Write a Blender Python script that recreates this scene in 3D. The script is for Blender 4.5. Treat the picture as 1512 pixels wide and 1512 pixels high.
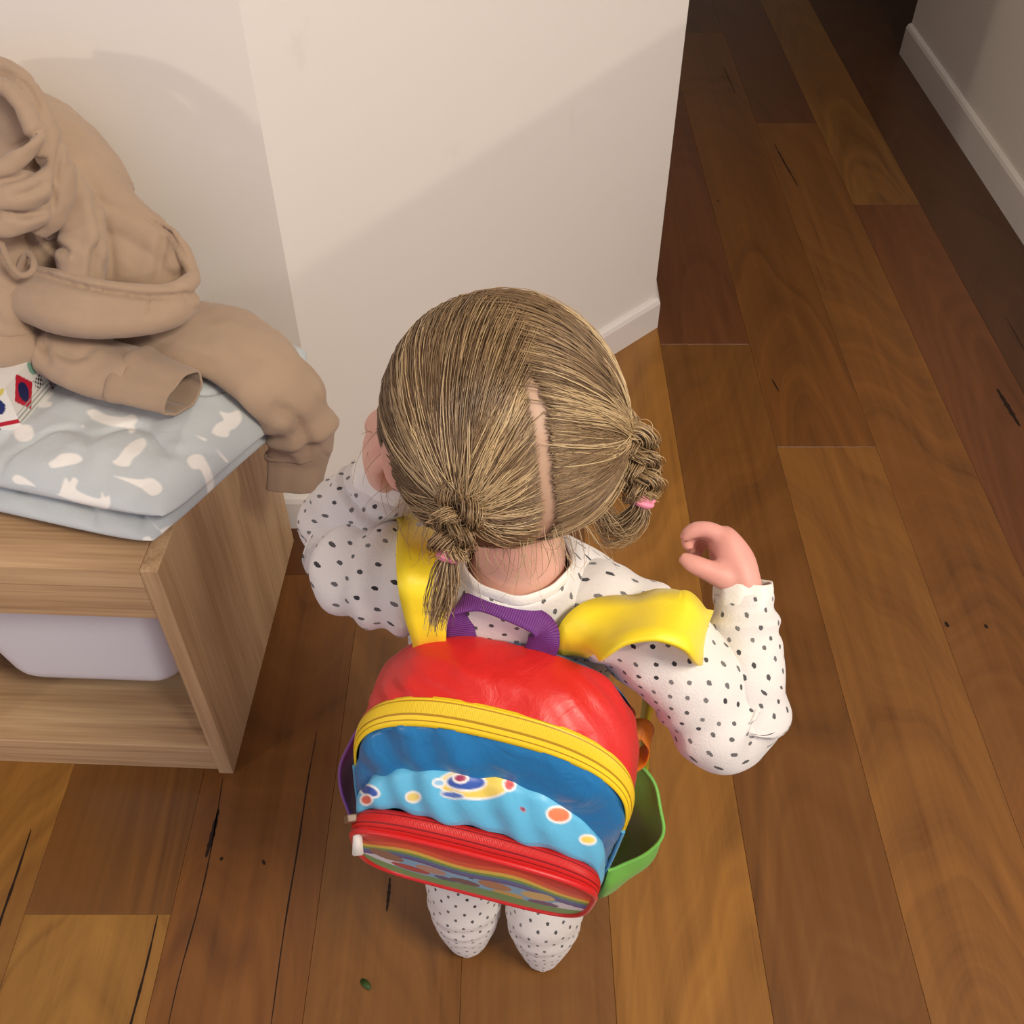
import bpy, bmesh, math, random
import numpy as np
from mathutils import Vector, Matrix, noise as mnoise

for o in list(bpy.data.objects): bpy.data.objects.remove(o, do_unlink=True)
SC = bpy.context.scene
COL = SC.collection
PI = math.pi
random.seed(7)

# ------------------------------------------------------------------ camera
CAM_H, TILT, FPX = 1.25, math.radians(45.8), 1514.0
cd = bpy.data.cameras.new('camera'); cam = bpy.data.objects.new('camera', cd); COL.objects.link(cam)
cam.location = (0, 0, CAM_H); cam.rotation_euler = (PI/2 - TILT, 0, 0)
cd.sensor_fit = 'HORIZONTAL'; cd.sensor_width = 36.0; cd.lens = 36.0*FPX/1512.0
cd.clip_start = 0.02; cd.clip_end = 60
SC.camera = cam

# ------------------------------------------------------------------ world, lamps, exposure
wd = bpy.data.worlds.new('room_air'); SC.world = wd; wd.use_nodes = True
wd.node_tree.nodes['Background'].inputs[0].default_value = (0.80, 0.78, 1.0, 1)
wd.node_tree.nodes['Background'].inputs[1].default_value = 0.56

def lamp(name, kind, loc, energy, col, size=0.2, target=None, **kw):
    l = bpy.data.lights.new(name, kind); l.energy = energy; l.color = col
    if kind == 'AREA': l.shape = 'DISK'; l.size = size
    else: l.shadow_soft_size = size
    for k, v in kw.items(): setattr(l, k, v)
    o = bpy.data.objects.new(name, l); COL.objects.link(o); o.location = loc
    if target is not None:
        o.rotation_euler = (Vector(target)-Vector(loc)).to_track_quat('-Z', 'Y').to_euler()
    return o
lamp('living_room_lamp', 'AREA', (-4.0, -2.42, 2.15), 40, (1.0, .86, .68), .22, (-.4, 1.1, .6))
lamp('kitchen_pendant_lamp', 'AREA', (4.6, -1.2, 1.545), 27, (1.0, .86, .66), .07, (-.1, 1.4, .6))
lamp('hall_ceiling_lamp', 'AREA', (1.02, -0.38, 2.36), 66, (1.0, .90, .76), .80, (0, .6, .4))

SC.view_settings.view_transform = 'Standard'; SC.view_settings.look = 'None'
SC.view_settings.gamma = 1.0; SC.view_settings.use_curve_mapping = False
SC.view_settings.exposure = 0.10

# ------------------------------------------------------------------ helpers
def srgb(r, g, b):
    f = lambda c: (c/255/12.92) if c/255 <= .04045 else ((c/255+.055)/1.055)**2.4
    return (f(r), f(g), f(b), 1.0)
_F = np.array([0, math.cos(TILT), -math.sin(TILT)]); _U = np.array([0, math.sin(TILT), math.cos(TILT)])
def at(px, py, z=None, y=None, x=None):
    """pixel of the photograph + one known world coordinate -> world point"""
    r = _F + np.array([1., 0, 0])*(px-756)/FPX - _U*(py-756)/FPX
    t = (z-CAM_H)/r[2] if z is not None else (y/r[1] if y is not None else x/r[0])
    return np.array([0, 0, CAM_H]) + r*t

def tag(o, label=None, cat=None, group=None, kind=None):
    if label: o['label'] = label
    if cat: o['category'] = cat
    if group: o['group'] = group
    if kind: o['kind'] = kind
    return o
def empty(name, loc=(0, 0, 0), rz=0.0):
    o = bpy.data.objects.new(name, None); COL.objects.link(o); o.location = loc; o.rotation_euler.z = rz
    o.empty_display_size = .05
    return o
def link(name, me, mat=None, parent=None, smooth=True):
    o = bpy.data.objects.new(name, me); COL.objects.link(o)
    if mat is not None:
        for m in (mat if isinstance(mat, (list, tuple)) else [mat]): me.materials.append(m)
    if smooth and len(me.polygons):
        me.polygons.foreach_set('use_smooth', np.ones(len(me.polygons), dtype=bool))
    if parent is not None: o.parent = parent
    return o
def mesh(name, V, Fc):
    me = bpy.data.meshes.new(name); me.from_pydata([tuple(map(float, v)) for v in V], [], [tuple(map(int, f)) for f in Fc]); me.update(); return me
def set_uv(me, uv):
    l = me.uv_layers.new(name='UVMap'); idx = np.empty(len(me.loops), dtype=np.int32); me.loops.foreach_get('vertex_index', idx)
    l.data.foreach_set('uv', np.asarray(uv, dtype=np.float32)[idx].ravel())
def set_col(me, col, name='Col'):
    a = me.color_attributes.new(name, 'FLOAT_COLOR', 'POINT'); c = np.ones((len(me.vertices), 4), dtype=np.float32); c[:, :3] = np.asarray(col)[:, :3]
    a.data.foreach_set('color', c.ravel())
def bm_mesh(name, bm):
    me = bpy.data.meshes.new(name); bm.normal_update(); bm.to_mesh(me); bm.free(); return me
def box(name, lo, hi, mat, parent=None, bev=.0015, segs=2):
    bm = bmesh.new(); bmesh.ops.create_cube(bm, size=1)
    c = [(a+b)/2 for a, b in zip(lo, hi)]; s = [b-a for a, b in zip(lo, hi)]
    for v in bm.verts: v.co = Vector((c[0]+v.co.x*s[0], c[1]+v.co.y*s[1], c[2]+v.co.z*s[2]))
    if bev: bmesh.ops.bevel(bm, geom=bm.edges[:], offset=bev, segments=segs, affect='EDGES', profile=.5)
    return link(name, bm_mesh(name, bm), mat, parent, smooth=False)

def spline(pts, n, closed=False):
    """Catmull-Rom through pts (any dimension), n samples (centripetal-free, uniform)"""
    P = np.asarray(pts, float)
    if P.ndim == 1: P = P[:, None]
    m = len(P); t = np.linspace(0, m if closed else m-1, n, endpoint=not closed)
    i = np.floor(t).astype(int)
    if not closed: i = np.minimum(i, m-2)
    f = (t-i)[:, None]
    g = (lambda k: P[k % m]) if closed else (lambda k: np.where((k < 0)[:, None], 2*P[0]-P[1], np.where((k >= m)[:, None], 2*P[-1]-P[-2], P[np.clip(k, 0, m-1)])))
    a, b, c, d = g(i-1), g(i), g(i+1), g(i+2)
    return .5*((2*b)+(-a+c)*f+(2*a-5*b+4*c-d)*f**2+(-a+3*b-3*c+d)*f**3)
def nz(p, s=1.0, off=0.0):
    """vectorised-ish perlin noise on an (n,3) array"""
    return np.array([mnoise.noise((float(q[0]*s+off), float(q[1]*s+off*1.7), float(q[2]*s-off))) for q in p])
def unit(v):
    v = np.asarray(v, float); return v/np.maximum(np.linalg.norm(v, axis=-1, keepdims=True), 1e-9)

def grid_faces(nu, nv, wrap_v=False, base=0):
    F = []
    for i in range(nu-1):
        for j in range(nv if wrap_v else nv-1):
            j2 = (j+1) % nv
            F.append((base+i*nv+j, base+(i+1)*nv+j, base+(i+1)*nv+j2, base+i*nv+j2))
    return F
def loft(cen, rad, nu=60, nv=40, upv=(0, 0, 1), disp=None, cap0=True, cap1=True, power=2.0, twist=None):
    """tube through centres; rad rows = (ra, rb): ra along the side axis, rb along the up-ish axis. returns V, F, UV (metres)"""
    cen = spline(cen, nu); rad = np.maximum(spline(rad, nu), 1e-4)
    tan = unit(np.gradient(cen, axis=0)); up = np.asarray(upv, float)
    if up.ndim == 1: up = np.tile(up, (nu, 1))
    else: up = spline(up, nu)
    side = unit(np.cross(tan, up)); up2 = np.cross(side, tan)
    if twist is not None:
        tw = spline(twist, nu)[:, 0][:, None]; s0, u0 = side, up2
        side = s0*np.cos(tw)+u0*np.sin(tw); up2 = -s0*np.sin(tw)+u0*np.cos(tw)
    th = np.linspace(-PI/2, 1.5*PI, nv); c, s = np.cos(th), np.sin(th)   # seam underneath, duplicated for the UVs
    ce = np.sign(c)*np.abs(c)**(2/power); se = np.sign(s)*np.abs(s)**(2/power)
    L = np.concatenate([[0], np.cumsum(np.linalg.norm(np.diff(cen, axis=0), axis=1))])
    V = cen[:, None]+side[:, None]*(rad[:, :1]*ce)[..., None]+up2[:, None]*(rad[:, 1:2]*se)[..., None]
    Nn = unit(side[:, None]*(c/rad[:, :1])[..., None]+up2[:, None]*(s/rad[:, 1:2])[..., None])
    if disp is not None:
        U = np.repeat((L/L[-1])[:, None], nv, 1); T = np.repeat(th[None], nu, 0)
        V = V+Nn*disp(U, T, V)[..., None]
    V = V.reshape(-1, 3); F = grid_faces(nu, nv)
    uv = np.stack([(th[None]-PI/2)*rad.mean(1)[:, None], np.repeat(L[:, None], nv, 1)], -1).reshape(-1, 2)
    if cap0: V = np.vstack([V, cen[:1]]); uv = np.vstack([uv, [[0, 0]]]); k = len(V)-1; F += [(k, j, j+1) for j in range(nv-1)]
    if cap1: V = np.vstack([V, cen[-1:]]); uv = np.vstack([uv, [[0, L[-1]]]]); k = len(V)-1; b = (nu-1)*nv; F += [(k, b+j+1, b+j) for j in range(nv-1)]
    return V, F, uv
def patch(ctrl, nu, nv):
    """surface through a control grid (rows x cols x 3)"""
    ctrl = np.asarray(ctrl, float); r, c, d = ctrl.shape
    A = np.stack([spline(ctrl[i], nv) for i in range(r)])
    return np.stack([spline(A[:, j], nu) for j in range(nv)], 1)
def normals_grid(G):
    du = np.gradient(G, axis=0); dv = np.gradient(G, axis=1); return unit(np.cross(du, dv))
def merge(parts):
    V, F, UV = [], [], []; k = 0
    for v, f, uv in parts:
        V.append(v); F += [tuple(i+k for i in q) for q in f]; UV.append(uv); k += len(v)
    return np.vstack(V), F, np.vstack(UV)
def evalmods(o):
    """bake the object's modifiers into its mesh"""
    dg = bpy.context.evaluated_depsgraph_get(); e = o.evaluated_get(dg); me = bpy.data.meshes.new_from_object(e, depsgraph=dg)
    old = o.data; o.modifiers.clear(); o.data = me; bpy.data.meshes.remove(old); return o
def bez(name, splines, r, mat, parent=None, res=3, cyclic=False, radii=None):
    """round cords: a bevelled curve turned into a mesh"""
    cu = bpy.data.curves.new(name, 'CURVE'); cu.dimensions = '3D'; cu.bevel_depth = r; cu.bevel_resolution = res; cu.use_fill_caps = True
    for k, pts in enumerate(splines):
        s = cu.splines.new('POLY'); s.points.add(len(pts)-1); s.use_cyclic_u = cyclic
        for i, p in enumerate(pts):
            s.points[i].co = (*map(float, p), 1); s.points[i].radius = float(radii[k][i]) if radii else 1
    t = bpy.data.objects.new(name, cu); COL.objects.link(t)
    me = bpy.data.meshes.new_from_object(t.evaluated_get(bpy.context.evaluated_depsgraph_get())); bpy.data.objects.remove(t); bpy.data.curves.remove(cu)
    me.name = name; return link(name, me, mat, parent)
def ribbon(path, wdir, width, thick, n=40, arch=0.0):
    """flat webbing along a path; wdir rows = width direction"""
    c = spline(path, n); w = unit(spline(wdir, n)); t = unit(np.gradient(c, axis=0)); w = unit(w-t*(w*t).sum(1)[:, None]); m = np.cross(t, w)
    wd_ = np.asarray(width, float); wd_ = spline(wd_, n)[:, 0] if wd_.ndim else np.full(n, float(wd_))
    prof = [(-.5, -.5), (-.5, .5), (-.25, .62), (0, .68), (.25, .62), (.5, .5), (.5, -.5), (.25, -.5), (0, -.5), (-.25, -.5)]
    V = np.stack([c+w*(a*wd_)[:, None]+m*(b*thick+arch*(1-4*a*a))for a, b in prof], 1); k = len(prof)
    F = grid_faces(n, k, True); V = V.reshape(-1, 3)
    F += [tuple(range(k)), tuple(reversed(range((n-1)*k, n*k)))]
    L = np.concatenate([[0], np.cumsum(np.linalg.norm(np.diff(c, axis=0), axis=1))])
    uv = np.stack([np.tile([p[0]*float(wd_.mean()) for p in prof], (n, 1)), np.repeat(L[:, None], k, 1)], -1).reshape(-1, 2)
    return V, F, uv

# ------------------------------------------------------------------ material helpers
class NT:
    def __init__(s, name, rough=.6, spec=.4):
        s.m = bpy.data.materials.new(name); s.m.use_nodes = True; s.t = s.m.node_tree; s.n = s.t.nodes; s.b = s.n['Principled BSDF']
        s.b.inputs['Roughness'].default_value = rough; s.b.inputs['Specular IOR Level'].default_value = spec
    def node(s, typ, **kw):
        n = s.n.new(typ)
        for k, v in kw.items():
            if k in n.inputs.keys(): s.put(n.inputs[k], v)
            else: setattr(n, k, v)
        return n
    def put(s, sock, v):
        if hasattr(v, 'is_output') or isinstance(v, bpy.types.NodeSocket): s.t.links.new(v, sock)
        else:
            try: sock.default_value = v
            except Exception: sock.default_value = (*v, 1.0)[:len(sock.default_value)] if hasattr(sock.default_value, '__len__') else v
    def math(s, op, a, b=None, c=None, clamp=False):
        n = s.n.new('ShaderNodeMath'); n.operation = op; n.use_clamp = clamp
        for i, v in enumerate((a, b, c)):
            if v is not None: s.put(n.inputs[i], v)
        return n.outputs[0]
    def vmath(s, op, a, b=None):
        n = s.n.new('ShaderNodeVectorMath'); n.operation = op; s.put(n.inputs[0], a)
        if b is not None: s.put(n.inputs[1], b)
        return n.outputs[1] if op in ('LENGTH', 'DOT_PRODUCT', 'DISTANCE') else n.outputs[0]
    def coord(s, which='Object'):
        return s.n.new('ShaderNodeTexCoord').outputs[which]
    def mapping(s, v, scale=(1, 1, 1), loc=(0, 0, 0), rot=(0, 0, 0)):
        n = s.n.new('ShaderNodeMapping'); s.t.links.new(v, n.inputs['Vector']); s.put(n.inputs['Scale'], scale); s.put(n.inputs['Location'], loc); s.put(n.inputs['Rotation'], rot); return n.outputs[0]
    def noise(s, v=None, scale=5, detail=3, rough=.5, dist=0.0, dims='3D', w=None):
        n = s.n.new('ShaderNodeTexNoise'); n.noise_dimensions = dims
        if v is not None: s.t.links.new(v, n.inputs['Vector'])
        if w is not None: s.put(n.inputs['W'], w)
        s.put(n.inputs['Scale'], scale); s.put(n.inputs['Detail'], detail); s.put(n.inputs['Roughness'], rough); s.put(n.inputs['Distortion'], dist); return n.outputs[0]
    def ramp(s, v, stops, interp='LINEAR'):
        n = s.n.new('ShaderNodeValToRGB'); s.t.links.new(v, n.inputs[0]); e = n.color_ramp.elements; n.color_ramp.interpolation = interp
        while len(e) < len(stops): e.new(.5)
        for k, (p, c) in enumerate(stops):
            e[k].position = p; e[k].color = c if hasattr(c, '__len__') else (c, c, c, 1)
        return n.outputs[0]
    def mix(s, f, a, b, blend='MIX'):
        n = s.n.new('ShaderNodeMix'); n.data_type = 'RGBA'; n.blend_type = blend; s.put(n.inputs[0], f); s.put(n.inputs[6], a); s.put(n.inputs[7], b); return n.outputs[2]
    def base(s, c): s.put(s.b.inputs['Base Color'], c); return s
    def rough(s, c): s.put(s.b.inputs['Roughness'], c); return s
    def bump(s, h, strength=.3, dist=.002):
        n = s.n.new('ShaderNodeBump'); s.put(n.inputs['Strength'], strength); s.put(n.inputs['Distance'], dist); s.t.links.new(h, n.inputs['Height']); s.t.links.new(n.outputs[0], s.b.inputs['Normal']); return s
    def sheen(s, w=.3, r=.5):
        s.put(s.b.inputs['Sheen Weight'], w); s.put(s.b.inputs['Sheen Roughness'], r); return s
    def sss(s, w, rad=(.01, .004, .002), scale=1.0):
        s.put(s.b.inputs['Subsurface Weight'], w); s.put(s.b.inputs['Subsurface Radius'], rad); s.put(s.b.inputs['Subsurface Scale'], scale); return s

# ================================================================== SETTING
def mat_wall():
    k = NT('painted_plaster', .55, .25); o = k.coord()
    n = k.noise(o, 3.0, 4, .55); sm = k.noise(k.mapping(o, (6, 6, 3)), 2.2, 5, .6)
    c = k.mix(k.math('MULTIPLY', n, .25), srgb(232, 226, 217), srgb(222, 215, 206))
    c = k.mix(k.ramp(sm, [(.66, 0.0), (.78, .16)]), c, srgb(186, 170, 152))
    k.base(c); k.bump(k.noise(o, 260, 2, .5), .05, .001); return k.m
def mat_trim():
    k = NT('gloss_trim_paint', .32, .45); o = k.coord()
    k.base(k.mix(k.noise(o, 9, 3), srgb(234, 229, 222), srgb(226, 219, 212))); k.bump(k.noise(o, 120, 2), .03, .001); return k.m
M_WALL, M_TRIM = mat_wall(), mat_trim()

def mat_floor():
    k = NT('hardwood_board', .38, .42)
    oi = k.n.new('ShaderNodeObjectInfo'); rnd, tint = oi.outputs['Random'], oi.outputs['Color']
    o = k.coord()
    off = k.n.new('ShaderNodeCombineXYZ'); k.put(off.inputs[0], k.math('MULTIPLY', rnd, 3.1)); k.put(off.inputs[1], k.math('MULTIPLY', rnd, 47.0)); k.put(off.inputs[2], k.math('MULTIPLY', rnd, 9.0))
    p = k.vmath('ADD', o, off.outputs[0])
    warp = k.noise(k.mapping(p, (4.5, 1.1, 1)), 1.0, 2, .5)
    warp2 = k.noise(k.mapping(p, (22, 5, 1)), 1.0, 2, .5)
    sx = k.n.new('ShaderNodeSeparateXYZ'); k.t.links.new(o, sx.inputs[0])
    u = k.math('ADD', k.math('ADD', sx.outputs[0], k.math('MULTIPLY', k.math('SUBTRACT', rnd, .5), .16)), k.math('MULTIPLY', k.math('SUBTRACT', warp, .5), .055))
    v = k.math('ADD', k.math('MULTIPLY', k.math('ADD', sx.outputs[1], k.math('MULTIPLY', rnd, 1.3)), .11), k.math('MULTIPLY', k.math('SUBTRACT', warp, .45), .10))
    r = k.math('POWER', k.math('ADD', k.math('MULTIPLY', u, u), k.math('MULTIPLY', v, v)), .5)
    r = k.math('ADD', r, k.math('MULTIPLY', warp2, .0035))
    rings = k.noise(None, 95.0, 3, .62, dims='1D', w=k.math('ADD', r, k.math('MULTIPLY', rnd, 11)))
    streak = k.noise(k.mapping(p, (70, 1.6, 1)), 1.0, 4, .6)
    fine = k.noise(k.mapping(p, (420, 9, 1)), 1.0, 2, .5)
    broad = k.noise(k.mapping(p, (9, .9, 1)), 1.0, 2, .5)
    g = k.math('ADD', k.math('ADD', k.math('MULTIPLY', rings, .46), k.math('MULTIPLY', streak, .44)), k.math('ADD', k.math('MULTIPLY', broad, .45), k.math('MULTIPLY', fine, .10)))
    f = k.ramp(g, [(.40, 0.0), (.62, .45), (.74, .62), (1.0, 1.0)])
    dark = k.mix(1.0, tint, (.42, .36, .31, 1), 'MULTIPLY'); lite = k.mix(1.0, tint, (1.50, 1.58, 1.60, 1), 'MULTIPLY')
    c = k.mix(f, dark, lite)
    # gum veins: thin dark dashes along the grain
    vein = k.ramp(k.noise(k.mapping(p, (34, 1.1, 1)), 1.0, 1, .4, .0), [(.765, 0.0), (.795, 1.0)])
    c = k.mix(k.math('MULTIPLY', vein, .6), c, srgb(40, 22, 10))
    k.base(c)
    k.rough(k.math('ADD', .30, k.math('MULTIPLY', streak, .16)))
    k.bump(k.math('ADD', k.math('MULTIPLY', fine, .5), k.math('MULTIPLY', vein, -1.0)), .10, .0008)
    k.put(k.b.inputs['Coat Weight'], .18); k.put(k.b.inputs['Coat Roughness'], .28)
    return k.m
M_FLOOR = mat_floor()
M_SUB = NT('dark_subfloor', .9, .1).base(srgb(26, 15, 8)).m

floor = box('floor', (-4.6, -1.6, -.06), (2.4, 5.2, -.014), M_SUB, bev=0); tag(floor, kind='structure')
rb = random.Random(5)
EDGE = [-1.50, -1.32, -1.14, -.96, -.78, -.60, -.42, -.24, -.06, .12, .30, .48, .66, .82, .98, 1.17, 1.35]
TONE = {  # column -> (y start, y end, colour)
    0: [(-.6, 1.3, (150, 104, 52))], 1: [(-.6, 1.3, (132, 88, 44))], 2: [(-.6, 1.3, (150, 100, 48))],
    3: [(-.6, .30, (160, 110, 52)), (.30, 1.3, (120, 80, 40))],
    4: [(-.6, 1.3, (150, 103, 50))],
    5: [(-.6, .525, (166, 118, 58)), (.525, 1.3, (122, 79, 38))],
    6: [(-.6, 1.075, (127, 79, 36)), (1.075, 1.3, (92, 52, 20))],
    7: [(-.6, 1.4, (130, 85, 41))],
    8: [(-.6, .88, (133, 88, 46)), (.88, 1.6, (120, 74, 34))],
    9: [(-.6, 1.95, (158, 107, 50))],
    10: [(-.6, 1.689, (122, 78, 37)), (1.689, 3.6, (112, 66, 40)), (3.6, 5.1, (104, 64, 36))],
    11: [(-.6, 1.38, (140, 92, 46)), (1.38, 3.3, (122, 76, 36)), (3.3, 5.1, (100, 62, 36))],
    12: [(-.6, 2.676, (130, 83, 42)), (2.676, 5.1, (106, 64, 38))],
    13: [(-.6, .52, (128, 80, 38)), (.52, 2.245, (112, 66, 38)), (2.245, 5.1, (134, 90, 46))],
    14: [(-.6, 1.02, (122, 78, 40)), (1.02, 5.1, (84, 50, 26))],
    15: [(-.6, 2.0, (118, 74, 36)), (2.0, 5.1, (90, 54, 28))]}
for k_ in range(16):      # plain boards on to the left, outside the photograph
    e_ = EDGE[0]-.18; EDGE.insert(0, e_)
TONE = {k_+16: v for k_, v in TONE.items()}
for k_ in range(16):
    y_ = rb.uniform(-.2, .9); f_ = lambda: (rb.randint(118, 160), rb.randint(76, 108), rb.randint(36, 54)); TONE[k_] = [(-.6, y_, f_()), (y_, 1.3, f_())]
GAP = .0002
for k, rows in TONE.items():
    for (y0, y1, c) in rows:
        y0 = -1.5 if y0 == -.6 else y0
        w, l = EDGE[k+1]-EDGE[k], y1-y0
        b = box('floor_board', (-w/2+GAP, GAP, -.014), (w/2-GAP, l-GAP, 0), M_FLOOR, floor, bev=.0003, segs=1)
        b.location = ((EDGE[k]+EDGE[k+1])/2, y0, 0); t_ = srgb(*c); b.color = (t_[0]*.76, t_[1]*.74, t_[2]*.58, 1)

# gum veins, cracks and knots in the near boards (thin slivers let into the surface)
M_VEIN = NT('gum_vein', .6, .3).base(srgb(34, 19, 10)).m
def vein(pts, w):
    c = spline(np.array([at(a, b_, z=.0) for a, b_ in pts]), 14); t = unit(np.gradient(c, axis=0)); s_ = np.stack([-t[:, 1], t[:, 0], t[:, 2]*0], 1)
    k_ = np.sin(np.linspace(.06, .94, 14)*PI)**.6*w/1500*.5*(1+.25*np.sin(np.arange(14)*2.3)); up_ = np.array([0, 0, .00025])
    V = np.vstack([c+s_*k_[:, None]+up_, c-s_*k_[:, None]+up_]); F = [(i, i+1, 15+i, 14+i) for i in range(13)]
    o = link('gum_vein', mesh('gum_vein', V, [tuple(reversed(f)) for f in F]), M_VEIN, floor, smooth=False)
for pts, w in [(((46, 1225), (25, 1290), (0, 1362), (-20, 1430)), 5), (((233, 1352), (215, 1430), (193, 1512), (180, 1560)), 4.5), (((329, 1150), (321, 1200), (309, 1268), (290, 1350), (265, 1440), (245, 1530)), 2.6),
               (((323, 1195), (313, 1235), (304, 1266)), 9), (((468, 1080), (455, 1150), (440, 1250), (420, 1370), (398, 1530)), 3.2), (((325, 1267), (329, 1269)), 8), (((388, 1270), (391, 1277)), 6),
               (((1143, 212), (1158, 240), (1179, 276)), 6), (((1472, 574), (1488, 600), (1506, 630)), 13), (((1068, 98), (1076, 116), (1086, 138)), 4), (((576, 1296), (574, 1320), (571, 1346)), 6), (((1058, 295), (1062, 298)), 6),
               (((1396, 918), (1400, 926)), 9), (((1454, 922), (1458, 928)), 8), (((1486, 470), (1502, 498), (1520, 530)), 3), (((1140, 560), (1150, 578)), 5), (((880, 80), (905, 60)), 2)]: vein(pts, w)

def wall(name, a, b, h0=0.0, h1=2.42, th=.09, mat=None):
    """upright slab whose visible face runs from a to b (visible side = right of a->b)"""
    a = np.array(a, float); b = np.array(b, float); d = unit(b-a); n = np.array([-d[1], d[0]])
    q = [a, b, b+n*th, a+n*th]
    V = [(*p, h0) for p in q]+[(*p, h1) for p in q]
    F = [(3, 2, 1, 0), (4, 5, 6, 7)]+[(i, (i+1) % 4, (i+1) % 4+4, i+4) for i in range(4)]
    o = link(name, mesh(name, V, F), mat or M_WALL, smooth=False); return tag(o, kind='structure')
CORNER = np.array([-.301, 1.19]); BEND = np.array([.287, 1.752])
wall('wall_left', (-4.55, 1.19), CORNER)
wall('wall_middle', CORNER, BEND)
wall('wall_corridor', BEND, (.287+.02, 4.9), mat=M_WALL)
wall('wall_right', (1.178, 3.14), (1.178, 1.75))
wall('wall_shadow_caster', (1.178, 1.75), (1.178, -1.5), h1=.80)      # unseen half-height wall, added to cast the straight shadow edge on wall_middle
wall('wall_recess', (2.3, 3.16), (1.27, 3.16))
wall('wall_end', (.2, 4.95), (2.4, 4.95))
wall('wall_far', (2.32, 4.95), (2.32, 3.16))
def skirting(name, a, b, ext0=0, ext1=0, h=.070, th=.013):
    a = np.array(a, float); b = np.array(b, float); d = unit(b-a); n = np.array([d[1], -d[0]])
    prof = [(0, .0), (th, .0), (th, h-.012), (th-.003, h-.004), (th-.008, h), (0, h)]
    V = []
    for p, e, q in ((a, ext0, 0), (b, ext1, 1)):
        for t, z in prof:
            s = -e*t if q == 0 else e*t
            V.append((*(p+n*t+d*s), z))
    k = len(prof); F = [tuple(range(k)), tuple(reversed(range(k, 2*k)))]+[(i, i+k, (i+1) % k+k, (i+1) % k) for i in range(k)]
    o = link(name, mesh(name, V, F), M_TRIM, smooth=False); return tag(o, kind='structure')
skirting('baseboard_left', (-4.55, 1.19), CORNER, 0, .40)
skirting('baseboard_middle', CORNER, BEND, .40, .42)
skirting('baseboard_corridor', BEND, (.307, 4.9), .42, 0)
skirting('baseboard_right', (1.178, 3.14), (1.178, -1.5), 0, 0, h=.088)
ceil_ = box('ceiling', (-5.5, -.9, 2.42), (2.6, 5.2, 2.5), M_WALL, bev=0); tag(ceil_, kind='structure')
M_DOOR = NT('dark_stained_door', .5, .3).base(srgb(70, 42, 24)).m

# ================================================================== STORAGE BENCH
def mat_oak(name, axis, tone=1.0):
    k = NT(name, .48, .3); o = k.coord(); sc = {'x': (1.6, 22, 34), 'z': (34, 22, 1.6), 'y': (26, 1.6, 26)}[axis]
    fi = {'x': (6, 260, 330), 'z': (330, 260, 6), 'y': (300, 6, 300)}[axis]
    a = k.noise(k.mapping(o, sc), 1.0, 4, .6, .35); b = k.noise(k.mapping(o, fi), 1.0, 2, .5); d = k.noise(k.mapping(o, [q*.35 for q in sc]), 1.0, 3, .5)
    g = k.math('ADD', k.math('ADD', k.math('MULTIPLY', a, .5), k.math('MULTIPLY', b, .28)), k.math('MULTIPLY', d, .3))
    c = k.ramp(g, [(.36, srgb(150, 118, 86)), (.50, srgb(184, 150, 112)), (.62, srgb(204, 171, 131)), (.78, srgb(216, 187, 149))])
    k.base(c); k.bump(b, .06, .0006); return k.m
OAKX, OAKZ = mat_oak('pale_oak_lengthwise', 'x'), mat_oak('pale_oak_upright', 'z')
OAKY = mat_oak('pale_oak_side', 'y')
M_PIN = NT('dark_cavity_back', .8, .1).base(srgb(70, 60, 56)).m
BR = math.radians(-2.4)
bench = empty('storage_bench', (-.379, .718, 0), BR)
tag(bench, 'low pale oak storage bench with an open front, against the wall under the blanket', 'bench')
BD, BHt, BW = .432, .420, .735     # depth, height, width (to the left)
TH = .020
box('side_panel', (-TH, 0, 0), (0, BD, BHt), OAKZ, bench, .0012)
box('side_panel', (-BW, 0, 0), (-BW+TH, BD, BHt), OAKZ, bench, .0012)
box('divider_panel', (-.362, .004, .06), (-.344, BD-.006, BHt-TH-.0005), OAKZ, bench, .001)
box('top_panel', (-BW+TH+.0005, .001, BHt-.030), (-TH-.0005, BD, BHt-.0005), OAKX, bench, .0012)
box('front_rail', (-BW+TH+.0005, .0035, .334), (-TH-.0005, .020, BHt-.0305), OAKX, bench, .001)
box('bottom_shelf', (-BW+TH+.0005, .002, .046), (-TH-.0005, BD-.006, .062), OAKX, bench, .001)
box('plinth', (-BW+TH+.0005, .006, .0), (-TH-.0005, .022, .0455), OAKX, bench, .001)
box('back_panel', (-BW+TH, BD-.005, .062), (-TH, BD, BHt-.031), OAKX, bench, 0)
for x0 in (-TH-.014, -.344):
    box('runner', (x0, .03, .296), (x0+.014, BD-.02, .304), OAKX, bench, .001)

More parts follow.
